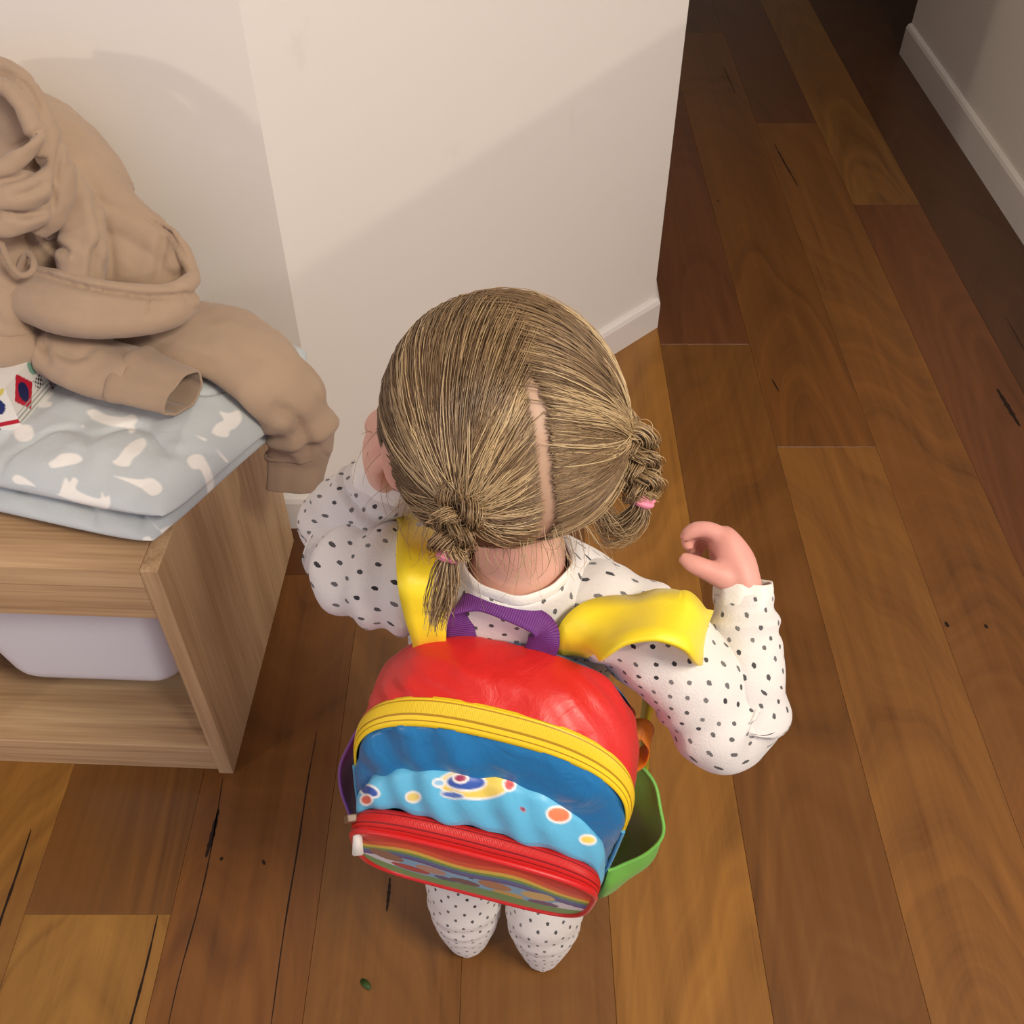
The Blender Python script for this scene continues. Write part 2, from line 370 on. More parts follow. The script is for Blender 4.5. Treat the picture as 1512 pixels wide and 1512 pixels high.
# white plastic tub hanging on the runners
def tub():
    k = NT('white_polypropylene', .42, .4); k.base(srgb(226, 226, 232)).sss(.08, (.01, .01, .01)); k.bump(k.noise(k.coord(), 500, 1), .02, .0005)
    t = empty('storage_tub', (-.379, .718, 0), BR); tag(t, 'white plastic storage tub hanging inside the oak bench', 'tub')
    def ring(z, x0, x1, y0, y1, r, n=6):
        P = []
        for cx, cy, a0 in ((x1-r, y0+r, -PI/2), (x1-r, y1-r, 0), (x0+r, y1-r, PI/2), (x0+r, y0+r, PI)):
            for i in range(n+1): a = a0+PI/2*i/n; P.append((cx+r*math.cos(a), cy+r*math.sin(a), z))
        return P
    X0, X1, Y0, Y1 = -.338, -.026, .034, .395
    rows = []
    for z, s, r in ((.309, 0, .03), (.303, 0, .03), (.3015, .012, .028)): rows.append(ring(z, X0+s-.0, X1-s, Y0+s*.6, Y1-s, r))
    for z, s in ((.296, .017), (.24, .026), (.18, .036), (.15, .0415), (.139, .045), (.132, .052), (.129, .062)): rows.append(ring(z, X0+s*1.2, X1-s*.62, Y0+.004+s*.35, Y1-s*.8, .036))
    inn = []
    for z, s in ((.135, .062), (.142, .048), (.2, .036), (.296, .0195), (.309, .014)): inn.append(ring(z, X0+s*1.2, X1-s*.62, Y0+.006+s*.35, Y1-s*.8, .034))
    k1 = len(rows[0]); R = rows; V = [p for r in R for p in r]; F = grid_faces(len(R), k1, True); F = [tuple(reversed(f)) for f in F]
    V2 = [p for r in inn for p in r]; b = len(V); F += [tuple(b+i for i in reversed(f)) for f in grid_faces(len(inn), k1, True)]
    V += V2; F += [tuple((len(R)-1)*k1+i for i in reversed(range(k1))), tuple(b+i for i in range(k1))]
    e = b+(len(inn)-1)*k1; F += [(i, (i+1) % k1, e+(i+1) % k1, e+i) for i in range(k1)]
    o = link('tub_body', mesh('tub_body', V, F), k.m, t); return t
tub()

# ================================================================== THINGS ON THE BENCH
def W2Pb(p):
    v = np.asarray(p, float)-np.array([0, 0, CAM_H]); z = v@_F
    return np.stack([756+FPX*v[..., 0]/z, 756-FPX*(v@_U)/z], -1)
def under0(o, par):
    o.parent = par; o.matrix_parent_inverse = Matrix.Translation(par.location).inverted(); return o
def mat_cotton(name, vcol=True, c=(186, 196, 200)):
    k = NT(name, .85, .15); o = k.coord()
    if vcol: a = k.node('ShaderNodeVertexColor'); a.layer_name = 'Col'; b = a.outputs[0]
    else: b = srgb(*c)
    k.base(k.mix(k.math('MULTIPLY', k.noise(o, 40, 3), .22), b, k.mix(1.0, b, (.88, .88, .90, 1), 'MULTIPLY')))
    k.sheen(.2, .5); k.bump(k.math('ADD', k.math('MULTIPLY', k.noise(o, 22, 4, .6, .8), .8), k.math('MULTIPLY', k.noise(o, 700, 2), .12)), .40, .006); return k.m
M_QUILT = mat_cotton('grey_blue_animal_cotton')
def inside(p, poly, soft=1.3):
    """soft coverage of a polygon (0..1) with edges 'soft' pixels wide"""
    P = np.array(poly, float); lo, hi = P.min(0)-4, P.max(0)+4; m = ((p > lo) & (p < hi)).all(1); out = np.zeros(len(p))
    if not m.any(): return out
    q = p[m]; x, y = q[:, 0], q[:, 1]; r = np.zeros(len(q), bool); n = len(P); dmin = np.full(len(q), 1e9)
    for i in range(n):
        a, b = P[i], P[(i+1) % n]; ab = b-a; t = np.clip(((q-a)@ab)/(ab@ab), 0, 1); dmin = np.minimum(dmin, np.linalg.norm(q-a-t[:, None]*ab, axis=1))
        if a[1] != b[1]: r ^= ((a[1] > y) != (b[1] > y)) & (x < (b[0]-a[0])*(y-a[1])/(b[1]-a[1])+a[0])
    out[m] = np.clip(.5+np.where(r, dmin, -dmin)/(2*soft), 0, 1); return out
ANIMALS = [
    [(128, 608), (140, 604), (156, 612), (180, 616), (196, 612), (203, 620), (198, 628), (200, 636), (192, 640), (186, 632), (160, 628), (138, 620), (133, 615)],
    [(20, 636), (28, 628), (44, 628), (50, 640), (44, 650), (30, 652), (22, 645)],
    [(72, 684), (80, 678), (92, 670), (112, 670), (122, 678), (114, 684), (96, 688), (78, 691)],
    [(166, 682), (174, 676), (186, 660), (200, 650), (212, 647), (216, 656), (208, 668), (196, 678), (190, 688), (176, 688)],
    [(18, 706), (26, 701), (40, 708), (52, 718), (40, 716), (24, 714)],
    [(88, 728), (96, 706), (103, 712), (108, 705), (115, 710), (112, 722), (130, 732), (148, 736), (150, 726), (155, 734), (161, 732), (163, 742), (158, 752), (146, 750), (120, 744), (98, 736), (84, 730)],
    [(168, 703), (190, 706), (208, 708), (224, 706), (238, 716), (238, 726), (224, 732), (210, 722), (190, 712)],
    [(276, 680), (284, 672), (298, 672), (304, 680), (312, 696), (316, 716), (308, 730), (304, 712), (296, 694), (284, 692)],
    [(324, 608), (338, 610), (352, 606), (357, 618), (350, 630), (340, 636), (336, 645), (322, 644), (313, 638), (320, 626), (330, 620)],
    [(328, 574), (352, 573), (350, 581), (336, 582)],
    [(226, 772), (234, 782), (246, 778), (258, 774), (256, 784), (248, 790), (244, 802), (236, 796), (238, 786)],
    [(56, 598), (66, 586), (74, 578), (78, 582), (70, 592), (76, 594), (74, 600), (62, 602)],
    [(212, 794), (220, 792), (224, 798), (218, 803), (211, 800)],
    [(60, 775), (80, 778), (90, 786), (72, 784)], [(120, 628), (124, 628), (123, 632)], [(290, 643), (304, 648), (302, 651)], [(320, 664), (336, 680), (333, 682)]]
def slab(A, B, C_, D, z0, z1, droop, seed, n=300, quilt=.002, back=0.0):
    t = np.linspace(-1, 1, n); u = np.sin(t*PI/2); U, Vv = np.meshgrid(u, u, indexing='ij')
    a = (U+1)/2; b = (Vv+1)/2
    Pxy = (D[None, None]*((1-a)*(1-b))[..., None]+A*(a*(1-b))[..., None]+B*(a*b)[..., None]+C_*((1-a)*b)[..., None])
    # soft round plan corners and wavy edges
    cen = (A+B+C_+D)/4; sh = 1-np.where(Vv > 0, .07, .035)*(np.abs(U)**6)*(np.abs(Vv)**6); Pxy = cen+(Pxy-cen)*sh[..., None]
    H = (z1-z0)/2; e = (np.maximum(1-np.abs(U)**7, 0)*np.maximum(1-np.abs(Vv)**7, 0))**.5
    flat = np.concatenate([Pxy.reshape(-1, 2), np.zeros((n*n, 1))], 1)
    w1 = nz(flat, 13, seed).reshape(n, n); w2 = nz(flat, 34, seed+4).reshape(n, n)
    dr = droop(Pxy[..., 0], Pxy[..., 1])
    zt = (z0+z1)/2+H*e*(1+.30*w1)+((quilt*(1.8*w1+1.2*w2)-.0045*np.exp(-(nz(flat*[1, .55, 1], 15, seed+9).reshape(n, n)/.07)**2))*e)-dr; zb = (z0+z1)/2-H*e-dr
    top = np.dstack([Pxy, zt]).reshape(-1, 3); bot = np.dstack([Pxy, zb]).reshape(-1, 3)
    F = grid_faces(n, n); F2 = [tuple(n*n+i for i in reversed(f)) for f in F]
    return np.vstack([top, bot]), F+F2
def quilt_cols(V, poly=True):
    c = np.tile(np.array(srgb(194, 200, 201)[:3]), (len(V), 1)); p = W2Pb(V)
    if poly:
        for a in ANIMALS: f = inside(p, spline(a, 5*len(a), closed=True))[:, None]; c = c*(1-f)+np.array(srgb(240, 237, 230)[:3])*f
    return c
def bench_side(y): return -.379+(y-.718)*.042
def droop(x, y):
    o = np.maximum(x-bench_side(y)-.002, 0); return np.minimum(o*.38+o*o*2.6, .09)*(.25+.75*np.clip((1.05-y)/.10, 0, 1))
qb = empty('folded_blanket', (-.5, .93, .42)); tag(qb, 'folded grey-blue blanket printed with white animals, lying on the oak bench', 'blanket')
A_, B_, C2, D_ = np.array([-.382, .741]), np.array([-.252, 1.085]), np.array([-.735, 1.115]), np.array([-.74, .842])
for nm, (z0, z1, k, sd) in {'lower_fold': (.4205, .4520, 0.0, 3), 'upper_fold': (.4475, .4830, 1.0, 8)}.items():
    s = k*np.array([.003, .010])
    a, b, c, d = A_+s+[.012*k, 0], B_+[.006*k, -.01*k], C2, D_+s
    V, F = slab(a, b, c, d, z0, z1, droop, sd)
    me = mesh(nm, V, F); set_col(me, quilt_cols(V)); under0(link(nm, me, M_QUILT), qb)

# ---- carton of the hidden picture box
def carton():
    t = empty('picture_carton', tuple(at(30, 610, z=.478)-[.0, -.02, 0])); tag(t, 'small white carton with colourful leaf shapes, tucked under the tan hoodie', 'carton')
    k = NT('printed_card', .5, .3); a = k.node('ShaderNodeVertexColor'); a.layer_name = 'Col'; k.base(a.outputs[0])
    c0 = at(33, 632, z=.478); ux = unit(np.array([-.90, -.30, 0.])); uy = unit(np.array([.22, .97, 0.])); uz = np.array([0, 0, 1.])
    def face(org, e1, l1, e2, l2, m, colf):
        n1, n2 = m; g = [(i/(n1-1), j/(n2-1)) for i in range(n1) for j in range(n2)]
        return np.array([org+e1*l1*a+e2*l2*b for a, b in g]), grid_faces(n1, n2), np.array([colf(a*l1*1000, b*l2*1000) for a, b in g])
    S = lambda *c: srgb(*c)[:3]
    def rf(x, z):       # right face (depth, height in mm)
        if z < 20 and (int(z/3) % 2 == 0): return S(150, 156, 150)
        if abs(x-24)/18+abs(z-34)/26 < 1: return S(22, 24, 70) if ((x-24)/8)**2+((z-34)/13)**2 < 1 else S(176, 22, 44)
        if ((x-52)/8)**2+((z-50)/12)**2 < 1: return S(120, 160, 140)
        if 44 < x < 58 and 18 < z < 34 and (math.sin(x*1.1)*math.sin(z*.9) > .1): return S(24, 24, 24)
        if x > 66: return S(128, 70, 80)
        return S(214, 208, 200)
    def ff(x, z):
        if 8 < z < 14 and x < 34: return S(178, 24, 44)
        if ((x-16)/9)**2+((z-36)/12)**2 < 1: return S(34, 44, 100)
        if ((x-10)/10)**2+((z-62)/14)**2 < 1: return S(206, 190, 96)
        if ((x-42)/9)**2+((z-40)/14)**2 < 1: return S(38, 110, 60)
        if z < 26 and abs(x-24) < 2: return S(60, 60, 60)
        return S(226, 221, 214)
    parts = [face(c0, uy, .070, uz, .058, (70, 50), rf), face(c0, ux, .07, uz, .058, (60, 50), ff), face(c0+uz*.058, uy, .070, ux, .07, (4, 4), lambda x, z: S(224, 220, 214)), face(c0+ux*.07, uy, .070, uz, .058, (4, 4), lambda x, z: S(222, 216, 210)), face(c0+uy*.070, ux, .07, uz, .058, (4, 4), lambda x, z: S(222, 216, 210)), face(c0, uy, .070, ux, .07, (4, 4), lambda x, z: S(222, 216, 210))]
    V, F, Cc = [], [], []; b = 0
    for v, f, c in parts: V.append(v); F += [tuple(i+b for i in q) for q in f]; Cc.append(c); b += len(v)
    me = mesh('carton_body', np.vstack(V), F); set_col(me, np.vstack(Cc)); o = link('carton_body', me, k.m, smooth=False); o.parent = t; o.matrix_parent_inverse = Matrix.Translation(t.location).inverted()
    bm = bmesh.new(); bm.from_mesh(me); bmesh.ops.recalc_face_normals(bm, faces=bm.faces[:]); bm.to_mesh(me); bm.free()
carton()

# ---- hoodie
def mat_fleece(name='tan_fleece', c=(178, 152, 127), c2=(163, 138, 113)):
    k = NT(name, .95, .1); o = k.coord()
    k.base(k.mix(k.noise(o, 18, 4), srgb(*c), srgb(*c2))); k.sheen(.22, .6)
    k.bump(k.math('ADD', k.math('MULTIPLY', k.noise(o, 900, 2, .6), .25), k.math('MULTIPLY', k.noise(o, 30, 3, .5, .5), .6)), .35, .004); return k.m
M_FLC, M_RIB = mat_fleece(), mat_fleece('tan_ribbing', (170, 145, 120), (156, 131, 107))
hood_t = empty('hoodie', (-.5, 1.03, .478)); tag(hood_t, 'crumpled tan fleece hoodie heaped on the grey-blue blanket', 'hoodie')
def remeshed(name, lofts, voxel, smooth, mat, par, wr=None):
    V, F, _ = merge(lofts); o = link(name, mesh(name, V, F), None)
    m = o.modifiers.new('r', 'REMESH'); m.mode = 'VOXEL'; m.voxel_size = voxel
    m = o.modifiers.new('s', 'SMOOTH'); m.factor = .5; m.iterations = smooth
    evalmods(o); me = o.data
    if wr:
        n = len(me.vertices); P = np.empty(n*3); me.vertices.foreach_get('co', P); P = P.reshape(-1, 3); N = np.empty(n*3); me.vertices.foreach_get('normal', N); N = N.reshape(-1, 3)
        P = P+N*wr(P)[:, None]; me.vertices.foreach_set('co', P.ravel()); me.update()
    me.materials.append(mat); me.polygons.foreach_set('use_smooth', np.ones(len(me.polygons), dtype=bool)); return under0(o, par)
UPZ = (0, 0, 1)
def tube(pts, rad, nu=44, nv=26, **k): return loft([at(a, b, z=c) for a, b, c in pts], [(r, r) if not hasattr(r, '__len__') else r for r in rad], nu, nv, upv=UPZ, **k)
def crease(P, d, s, seed, w=.10):
    """sharp valley lines running along direction d"""
    d = unit(np.array(d, float)); Q = P-d[None]*(P@d)[:, None]*.78; n_ = nz(Q, s, seed); return -np.exp(-(n_/w)**2)
def pcrease(P, lines):
    """hand-placed folds: (polyline as seen in the photograph, depth in m, half width in px, bulge on one side)"""
    p = W2Pb(P); out = np.zeros(len(P))
    for pts, dep, wd_, bul in lines:
        q = spline(np.array(pts, float), 40); d = np.sqrt(((p[:, None]-q[None])**2).sum(-1)); i = d.argmin(1); dm = d.min(1)
        t = np.gradient(q, axis=0); sg = np.sign(t[i, 0]*(p[:, 1]-q[i, 1])-t[i, 1]*(p[:, 0]-q[i, 0])); fade = np.sin(np.clip(i/39*.88+.06, 0, 1)*PI)**.5
        out += fade*(-dep*np.exp(-(dm/wd_)**2)+bul*np.exp(-((dm-wd_*2.6)/(wd_*1.8))**2)*(sg > 0)+.35*bul*np.exp(-((dm-wd_*2.6)/(wd_*1.8))**2)*(sg <= 0))
    return out
BODY_F = [([(104, 246), (99, 272), (86, 296), (76, 351), (98, 372)], .011, 5, .004), ([(139, 300), (148, 348), (140, 377), (136, 412)], .007, 5, .005), ([(156, 330), (162, 365), (166, 410)], .004, 6, .003),
          ([(200, 309), (225, 326), (250, 345), (274, 379)], .005, 3, .002), ([(246, 338), (240, 375), (230, 418)], .004, 7, .004), ([(118, 250), (140, 285), (148, 330)], .004, 7, .003)]
POCK_F = [([(40, 398), (90, 414), (139, 427), (215, 438), (285, 436)], .007, 4, .002), ([(221, 440), (219, 452), (217, 466)], .003, 3, .001), ([(60, 440), (120, 462), (200, 468)], .002, 9, .002)]
HOOD_F = [([(-5, 104), (30, 116), (50, 142), (62, 176)], .004, 3.5, .002), ([(0, 222), (30, 212), (56, 194)], .005, 4, .002), ([(0, 268), (35, 260), (66, 240)], .005, 4, .002), ([(0, 314), (35, 318), (70, 312)], .006, 4, .003), ([(90, 205), (82, 262), (78, 322)], .004, 4, .002), ([(20, 290), (48, 282), (70, 268)], .003, 4, .002)]
torso_parts = [
    tube([(-20, 190, .700), (60, 222, .688), (115, 262, .668), (165, 310, .635)], [.062, .062, .054, .040]),
    tube([(-110, 330, .60), (-20, 320, .60), (80, 330, .61), (165, 365, .595), (235, 405, .57), (272, 425, .555)], [(.10, .095), (.10, .10), (.090, .085), (.066, .058), (.042, .034), (.018, .014)]),
    tube([(50, 205, .705), (110, 262, .677), (170, 315, .640), (230, 360, .605), (268, 400, .580)], [.050, .044, .034, .026, .014]),
    tube([(104, 250, .70), (116, 300, .672), (120, 350, .645), (118, 425, .595)], [.014, .022, .026, .026]),
    tube([(228, 325, .634), (262, 352, .619), (282, 395, .592), (286, 420, .575)], [.005, .007, .0075, .007]),
    tube([(-60, 300, .64), (-5, 330, .64), (10, 390, .615), (8, 450, .585), (18, 500, .555)], [.045, .040, .036, .032, .022]),
]
def wr_cloth(P): return pcrease(P, BODY_F)+.0024*crease(P, (1, .1, -.7), 13, 3, .08)+.0026*nz(P, 14, 3)+.0006*nz(P, 80, 6)
torso_o = remeshed('hoodie_body', torso_parts, .0034, 4, M_FLC, hood_t, wr_cloth)
pouch = remeshed('hoodie_pocket', [
    tube([(22, 428, .590), (90, 450, .588), (165, 458, .581), (230, 456, .574), (268, 448, .569), (284, 438, .567)], [(.030, .024), (.038, .028), (.038, .028), (.032, .025), (.022, .019), (.010, .010)]),
    tube([(28, 394, .616), (75, 405, .618), (140, 421, .613), (205, 429, .604), (262, 427, .594), (288, 408, .588)], [.005, .0075, .0080, .0085, .0105, .010]),
    tube([(262, 464, .553), (276, 457, .557), (286, 446, .560)], [.008, .009, .007])], .0030, 3, M_FLC, hood_t, lambda P: pcrease(P, POCK_F)+.0018*crease(P, (1, .1, -.15), 15, 5, .08)+.0022*nz(P, 16, 9)+.0007*nz(P, 80, 2))
hood_o = remeshed('hood', [
    tube([(-110, 175, .724), (-30, 180, .725), (10, 190, .724), (42, 222, .712), (60, 262, .695)], [.050, .050, .048, .044, .040]),
    tube([(-110, 190, .71), (-30, 200, .715), (22, 225, .708), (46, 262, .692), (56, 305, .668), (40, 340, .65)], [.062, .054, .044, .040, .036, .026]),
    tube([(-90, 140, .765), (-20, 138, .768), (22, 158, .758), (44, 195, .738), (58, 240, .712)], [.034, .034, .031, .030, .026]),
    tube([(-30, 92, .803), (8, 104, .802), (38, 128, .792), (58, 168, .770), (72, 215, .742), (86, 262, .712), (76, 310, .684), (52, 342, .664)], [.011, .0115, .012, .014, .017, .019, .019, .012]),
    tube([(-30, 105, .797), (10, 119, .795), (38, 146, .783), (56, 186, .763), (68, 226, .738)], [.011, .011, .011, .012, .012]),
    tube([(-30, 118, .799), (8, 132, .797), (34, 162, .782), (54, 202, .758), (62, 232, .740)], [.008, .0085, .009, .010, .007]),
    tube([(-24, 258, .742), (10, 246, .748), (36, 226, .756), (60, 200, .766)], [.009, .0095, .009, .006]),
    tube([(-30, 300, .712), (14, 292, .716), (48, 276, .720), (76, 262, .722)], [.018, .020, .018, .010]),
    tube([(-30, 335, .690), (15, 332, .690), (48, 322, .690), (70, 306, .694)], [.012, .013, .012, .008])], .0030, 3, M_FLC, hood_t, lambda P: pcrease(P, HOOD_F)+.0014*crease(P, (1, 0, .5), 18, 4, .10)+.0016*nz(P, 20, 4)+.0008*nz(P, 80, 7))
def wr2(seed, amp, zones=()):
    def f(U, T, V):
        P = V.reshape(-1, 3); w = (pcrease(P, SLV_F)+amp*(nz(P, 20, seed)+.4*nz(P, 50, seed+2))+.7*amp*crease(P, (1, -.3, -.3), 15, seed+5, .08)).reshape(U.shape)
        for u0, su, fr, am in zones: w = w+am*np.exp(-((U-u0)/su)**2)*np.sin(fr*U*2*PI+1.5*np.sin(T+seed))
        return w
    return f
SLV_F = [([(393, 673), (430, 668), (453, 690), (489, 680)], -.003, 5, .0), ([(410, 600), (440, 620), (456, 665)], .008, 8, .006), ([(60, 505), (66, 516), (72, 534)], .007, 5, .003), ([(84, 520), (110, 528), (128, 524)], .004, 5, .003), ([(150, 500), (185, 520), (200, 545)], .003, 8, .003), ([(300, 470), (345, 500), (370, 545)], .003, 10, .003)]
def hmesh(name, vfu, mat, solid=.0022):
    V, F, U = vfu; o = link(name, mesh(name, V, F), mat); under0(o, hood_t)
    if solid: s = o.modifiers.new('t', 'SOLIDIFY'); s.thickness = solid; s.offset = -1
    return o
# near sleeve lying towards the front, its cuff open
hmesh('sleeve', loft([at(-50, 485, z=.560), at(10, 500, z=.548), at(50, 505, z=.535), at(110, 530, z=.523), at(165, 548, z=.516), at(200, 556, z=.513)],
      [(.040, .032), (.042, .030), (.030, .026), (.040, .026), (.042, .025), (.041, .025)], 110, 60, upv=UPZ, cap1=False, disp=wr2(5, .0026, [(.38, .10, 9, .004)])), M_FLC)
hmesh('cuff', loft([at(190, 553, z=.514), at(196, 555, z=.514), at(212, 561, z=.513), at(240, 571, z=.5115), at(262, 578, z=.511), at(272, 582, z=.5105)],
      [(.0405, .0245), (.044, .027), (.0400, .0245), (.0365, .0235), (.0345, .0225), (.0340, .0225)], 50, 60, upv=UPZ, cap0=False, cap1=False, disp=lambda U, T, V: .0018*np.sin(T*3+1.2)+.0009*np.sin(T*7+2)), M_RIB, .0030)
# far sleeve hanging over the side of the bench
hmesh('sleeve', loft([at(190, 490, z=.500), at(255, 492, z=.506), at(305, 498, z=.506), at(355, 520, z=.496), at(402, 562, z=.474), at(436, 606, z=.436), at(444, 640, z=.396), at(442, 668, z=.364)],
      [(.054, .016), (.064, .021), (.066, .022), (.060, .022), (.052, .024), (.046, .026), (.044, .024), (.042, .018)], 130, 64, upv=[(0, 0, 1), (0, 0, 1), (.05, 0, 1), (.25, -.1, 1), (.55, -.4, .75), (.65, -.8, .35), (.5, -1, .1), (.45, -1, 0)], cap1=False, disp=wr2(12, .0026, [(.84, .08, 7, .0062)])), M_FLC)
hmesh('cuff', loft([at(442, 664, z=.368), at(442, 668, z=.364), at(440, 682, z=.350), at(437, 702, z=.333), at(434, 722, z=.316)],
      [(.041, .017), (.0425, .019), (.0400, .0170), (.0380, .016), (.0365, .015)], 40, 60, upv=(.45, -1, 0), cap0=False, cap1=False, disp=lambda U, T, V: .0012*np.sin(T*4+.4)+.0006*np.sin(T*9)), M_RIB, .0026)
dc = bez('drawcord', [spline([at(-14, 318, z=.70), at(2, 360, z=.668), at(14, 388, z=.648), at(30, 406, z=.634), at(46, 402, z=.634), at(50, 388, z=.640), at(42, 374, z=.644), at(34, 384, z=.636), at(26, 402, z=.622)], 60)], .0036, M_RIB, None); under0(dc, hood_t)
# fallen leaf scrap on the floor
lf = []
c = at(540, 1453, z=.002); n = 14
pts = [(c[0]+.0085*math.cos(a)*math.cos(-.75)-.0042*math.sin(a)*math.sin(-.75)*abs(math.sin(a))**.2, c[1]+.0085*math.cos(a)*math.sin(-.75)+.0042*math.sin(a)*math.cos(-.75)) for a in np.linspace(0, 2*PI, n, endpoint=False)]
V = [(x, y, .0004+.0016*abs(math.sin(i*2*PI/n))) for i, (x, y) in enumerate(pts)]+[(x, y, .0012+.0018*abs(math.sin(i*2*PI/n))) for i, (x, y) in enumerate(pts)]
F = [tuple(reversed(range(n))), tuple(range(n, 2*n))]+[(i, (i+1) % n, n+(i+1) % n, n+i) for i in range(n)]
k = NT('dark_green_leaf', .5, .3); k.base(k.mix(k.noise(k.coord(), 300, 3), srgb(40, 62, 22), srgb(64, 84, 34)))
lo = link('leaf', mesh('leaf', V, F), k.m); tag(lo, 'tiny dark green leaf scrap on the wooden floor', 'leaf')

# ================================================================== PERSON
def mat_skin():
    k = NT('soft_skin', .48, .35); a = k.node('ShaderNodeVertexColor'); a.layer_name = 'Col'
    n = k.noise(k.coord(), 60, 3, .5)
    k.base(k.mix(k.math('MULTIPLY', n, .35), a.outputs[0], k.mix(1.0, a.outputs[0], (.90, .74, .70, 1), 'MULTIPLY')))
    k.sss(.22, (.012, .005, .003), .6); k.bump(k.noise(k.coord(), 700, 2), .05, .0004); return k.m
def mat_hair():
    k = NT('fine_blond_hair', .40, .45); a = k.node('ShaderNodeVertexColor'); a.layer_name = 'Col'
    k.base(a.outputs[0]); k.put(k.b.inputs['Anisotropic'], .3); return k.m
def mat_pyjama():
    k = NT('white_dotted_fleece', .85, .15); uv = k.coord('UV')
    S = .0185
    def dots(off):
        p = k.mapping(uv, (1/S, 1/S, 1), off)
        f = k.vmath('FRACTION', p); cell = k.vmath('FLOOR', p)
        wn = k.n.new('ShaderNodeTexWhiteNoise'); k.t.links.new(cell, wn.inputs['Vector'])
        jit = k.vmath('SCALE', k.vmath('SUBTRACT', wn.outputs['Color'], (.5, .5, .5))); jit.node.inputs['Scale'].default_value = .18
        d = k.vmath('SUBTRACT', k.vmath('SUBTRACT', f, (.5, .5, 0)), jit)
        sp = k.n.new('ShaderNodeSeparateXYZ'); k.t.links.new(d, sp.inputs[0])
        e = k.math('ADD', k.math('POWER', k.math('ABSOLUTE', k.math('MULTIPLY', sp.outputs[0], 1.05)), 2), k.math('POWER', k.math('ABSOLUTE', k.math('MULTIPLY', sp.outputs[1], .92)), 2))
        n = k.noise(uv, 900, 2)
        return k.math('MULTIPLY', k.math('LESS_THAN', k.math('ADD', e, k.math('MULTIPLY', k.math('SUBTRACT', n, .5), .016)), .0095), k.math('ADD', .75, k.math('MULTIPLY', wn.outputs['Value'], .25)))
    m = k.math('MAXIMUM', dots((0, 0, 0)), dots((.5, .5, 0)))
    o = k.coord()
    base = k.mix(k.noise(o, 30, 4), srgb(228, 223, 217), srgb(216, 210, 203))
    k.base(k.mix(m, base, srgb(28, 26, 32)))
    k.sheen(.25, .6); k.bump(k.math('ADD', k.noise(o, 420, 3, .7), k.math('MULTIPLY', k.noise(o, 60, 3), .8)), .45, .0016); return k.m
M_SKIN, M_HAIR, M_PJ = mat_skin(), mat_hair(), mat_pyjama()
M_CUFF = NT('white_rib_cuff', .85, .15).base(srgb(236, 231, 221)); M_CUFF.bump(M_CUFF.noise(M_CUFF.coord(), 420, 3), .4, .0012); M_CUFF = M_CUFF.m
PB = np.array([-.008, .505, 0.0])
person = empty('person', PB)
tag(person, 'small child with blond plaits in white dotted pyjamas, back turned', 'person')
def under(o, par):
    o.parent = par; o.matrix_parent_inverse = par.matrix_world.inverted() if par.type != 'EMPTY' else (Matrix.Translation(par.location) @ Matrix.Rotation(par.rotation_euler.z, 4, 'Z')).inverted()
    return o
def wmesh(name, VFU, mat, par, uv=True):
    V, F, U = VFU; me = mesh(name, V, F)
    if uv: set_uv(me, U)
    return under(link(name, me, mat), par)

# ---- head frame: looks away and to the left, bowed a little
HC = np.array([-.008, .537, .783])
HK = 1.05
HR = np.array((Matrix.Rotation(math.radians(20), 3, 'Z') @ Matrix.Rotation(math.radians(-8), 3, 'X') @ Matrix.Rotation(math.radians(3), 3, 'Y')))
def h2w(p): return HC+np.asarray(p)@HR.T
def head_r(d):
    """radius of the bare head along unit directions d (head frame: x right, y forward, z up)"""
    x, y, z = d[:, 0], d[:, 1], d[:, 2]
    rx, ry, rz = .0745, .0885, .0850
    ryy = np.where(y > 0, .082, ry); r = 1/np.sqrt((x/rx)**2+(y/ryy)**2+(z/np.where(z > 0, rz, .080))**2)
    g = lambda c, s: np.exp(-((d-unit(np.array(c, float)))**2).sum(1)/(2*s*s))
    r += .013*g((0, .80, -.70), .22)+.006*g((.55, .72, -.55), .26)+.006*g((-.55, .72, -.55), .26)       # chin, cheeks
    r += .0125*g((0, 1, -.30), .085)+.005*g((0, 1, -.12), .07)-.0055*g((.34, .94, -.03), .12)-.0055*g((-.34, .94, -.03), .12)  # nose, sockets
    r += .004*g((0, .95, -.52), .09)-.003*g((0, .93, -.46), .035)+.004*g((0, .95, .35), .35)             # mouth, forehead
    r = r*1.035
    r -= .012*g((0, -.55, -.83), .30)                                                                   # nape hollow
    return r
def head_mesh(nu=90, nv=110):
    th = np.linspace(0.001, PI-.001, nu); ph = np.linspace(0, 2*PI, nv, endpoint=False)
    d = np.stack([np.sin(th)[:, None]*np.cos(ph), np.sin(th)[:, None]*np.sin(ph), np.repeat(np.cos(th)[:, None], nv, 1)], -1).reshape(-1, 3)
    return h2w(d*head_r(d)[:, None]), [tuple(reversed(f)) for f in grid_faces(nu, nv, True)]+[tuple(range(nv)), tuple(reversed(range((nu-1)*nv, nu*nv)))], None
def ear(sg):
    V, F, U = loft([h2w((sg*.070, -.004, -.034)), h2w((sg*.077, -.006, -.022)), h2w((sg*.080, -.010, -.006)), h2w((sg*.079, -.010, .008)), h2w((sg*.073, -.004, .014))],
                   [(.004, .004), (.0065, .0100), (.0065, .0150), (.006, .0130), (.003, .004)], 26, 18, upv=HR @ np.array([0, 1, 0]))
    return V, F, U
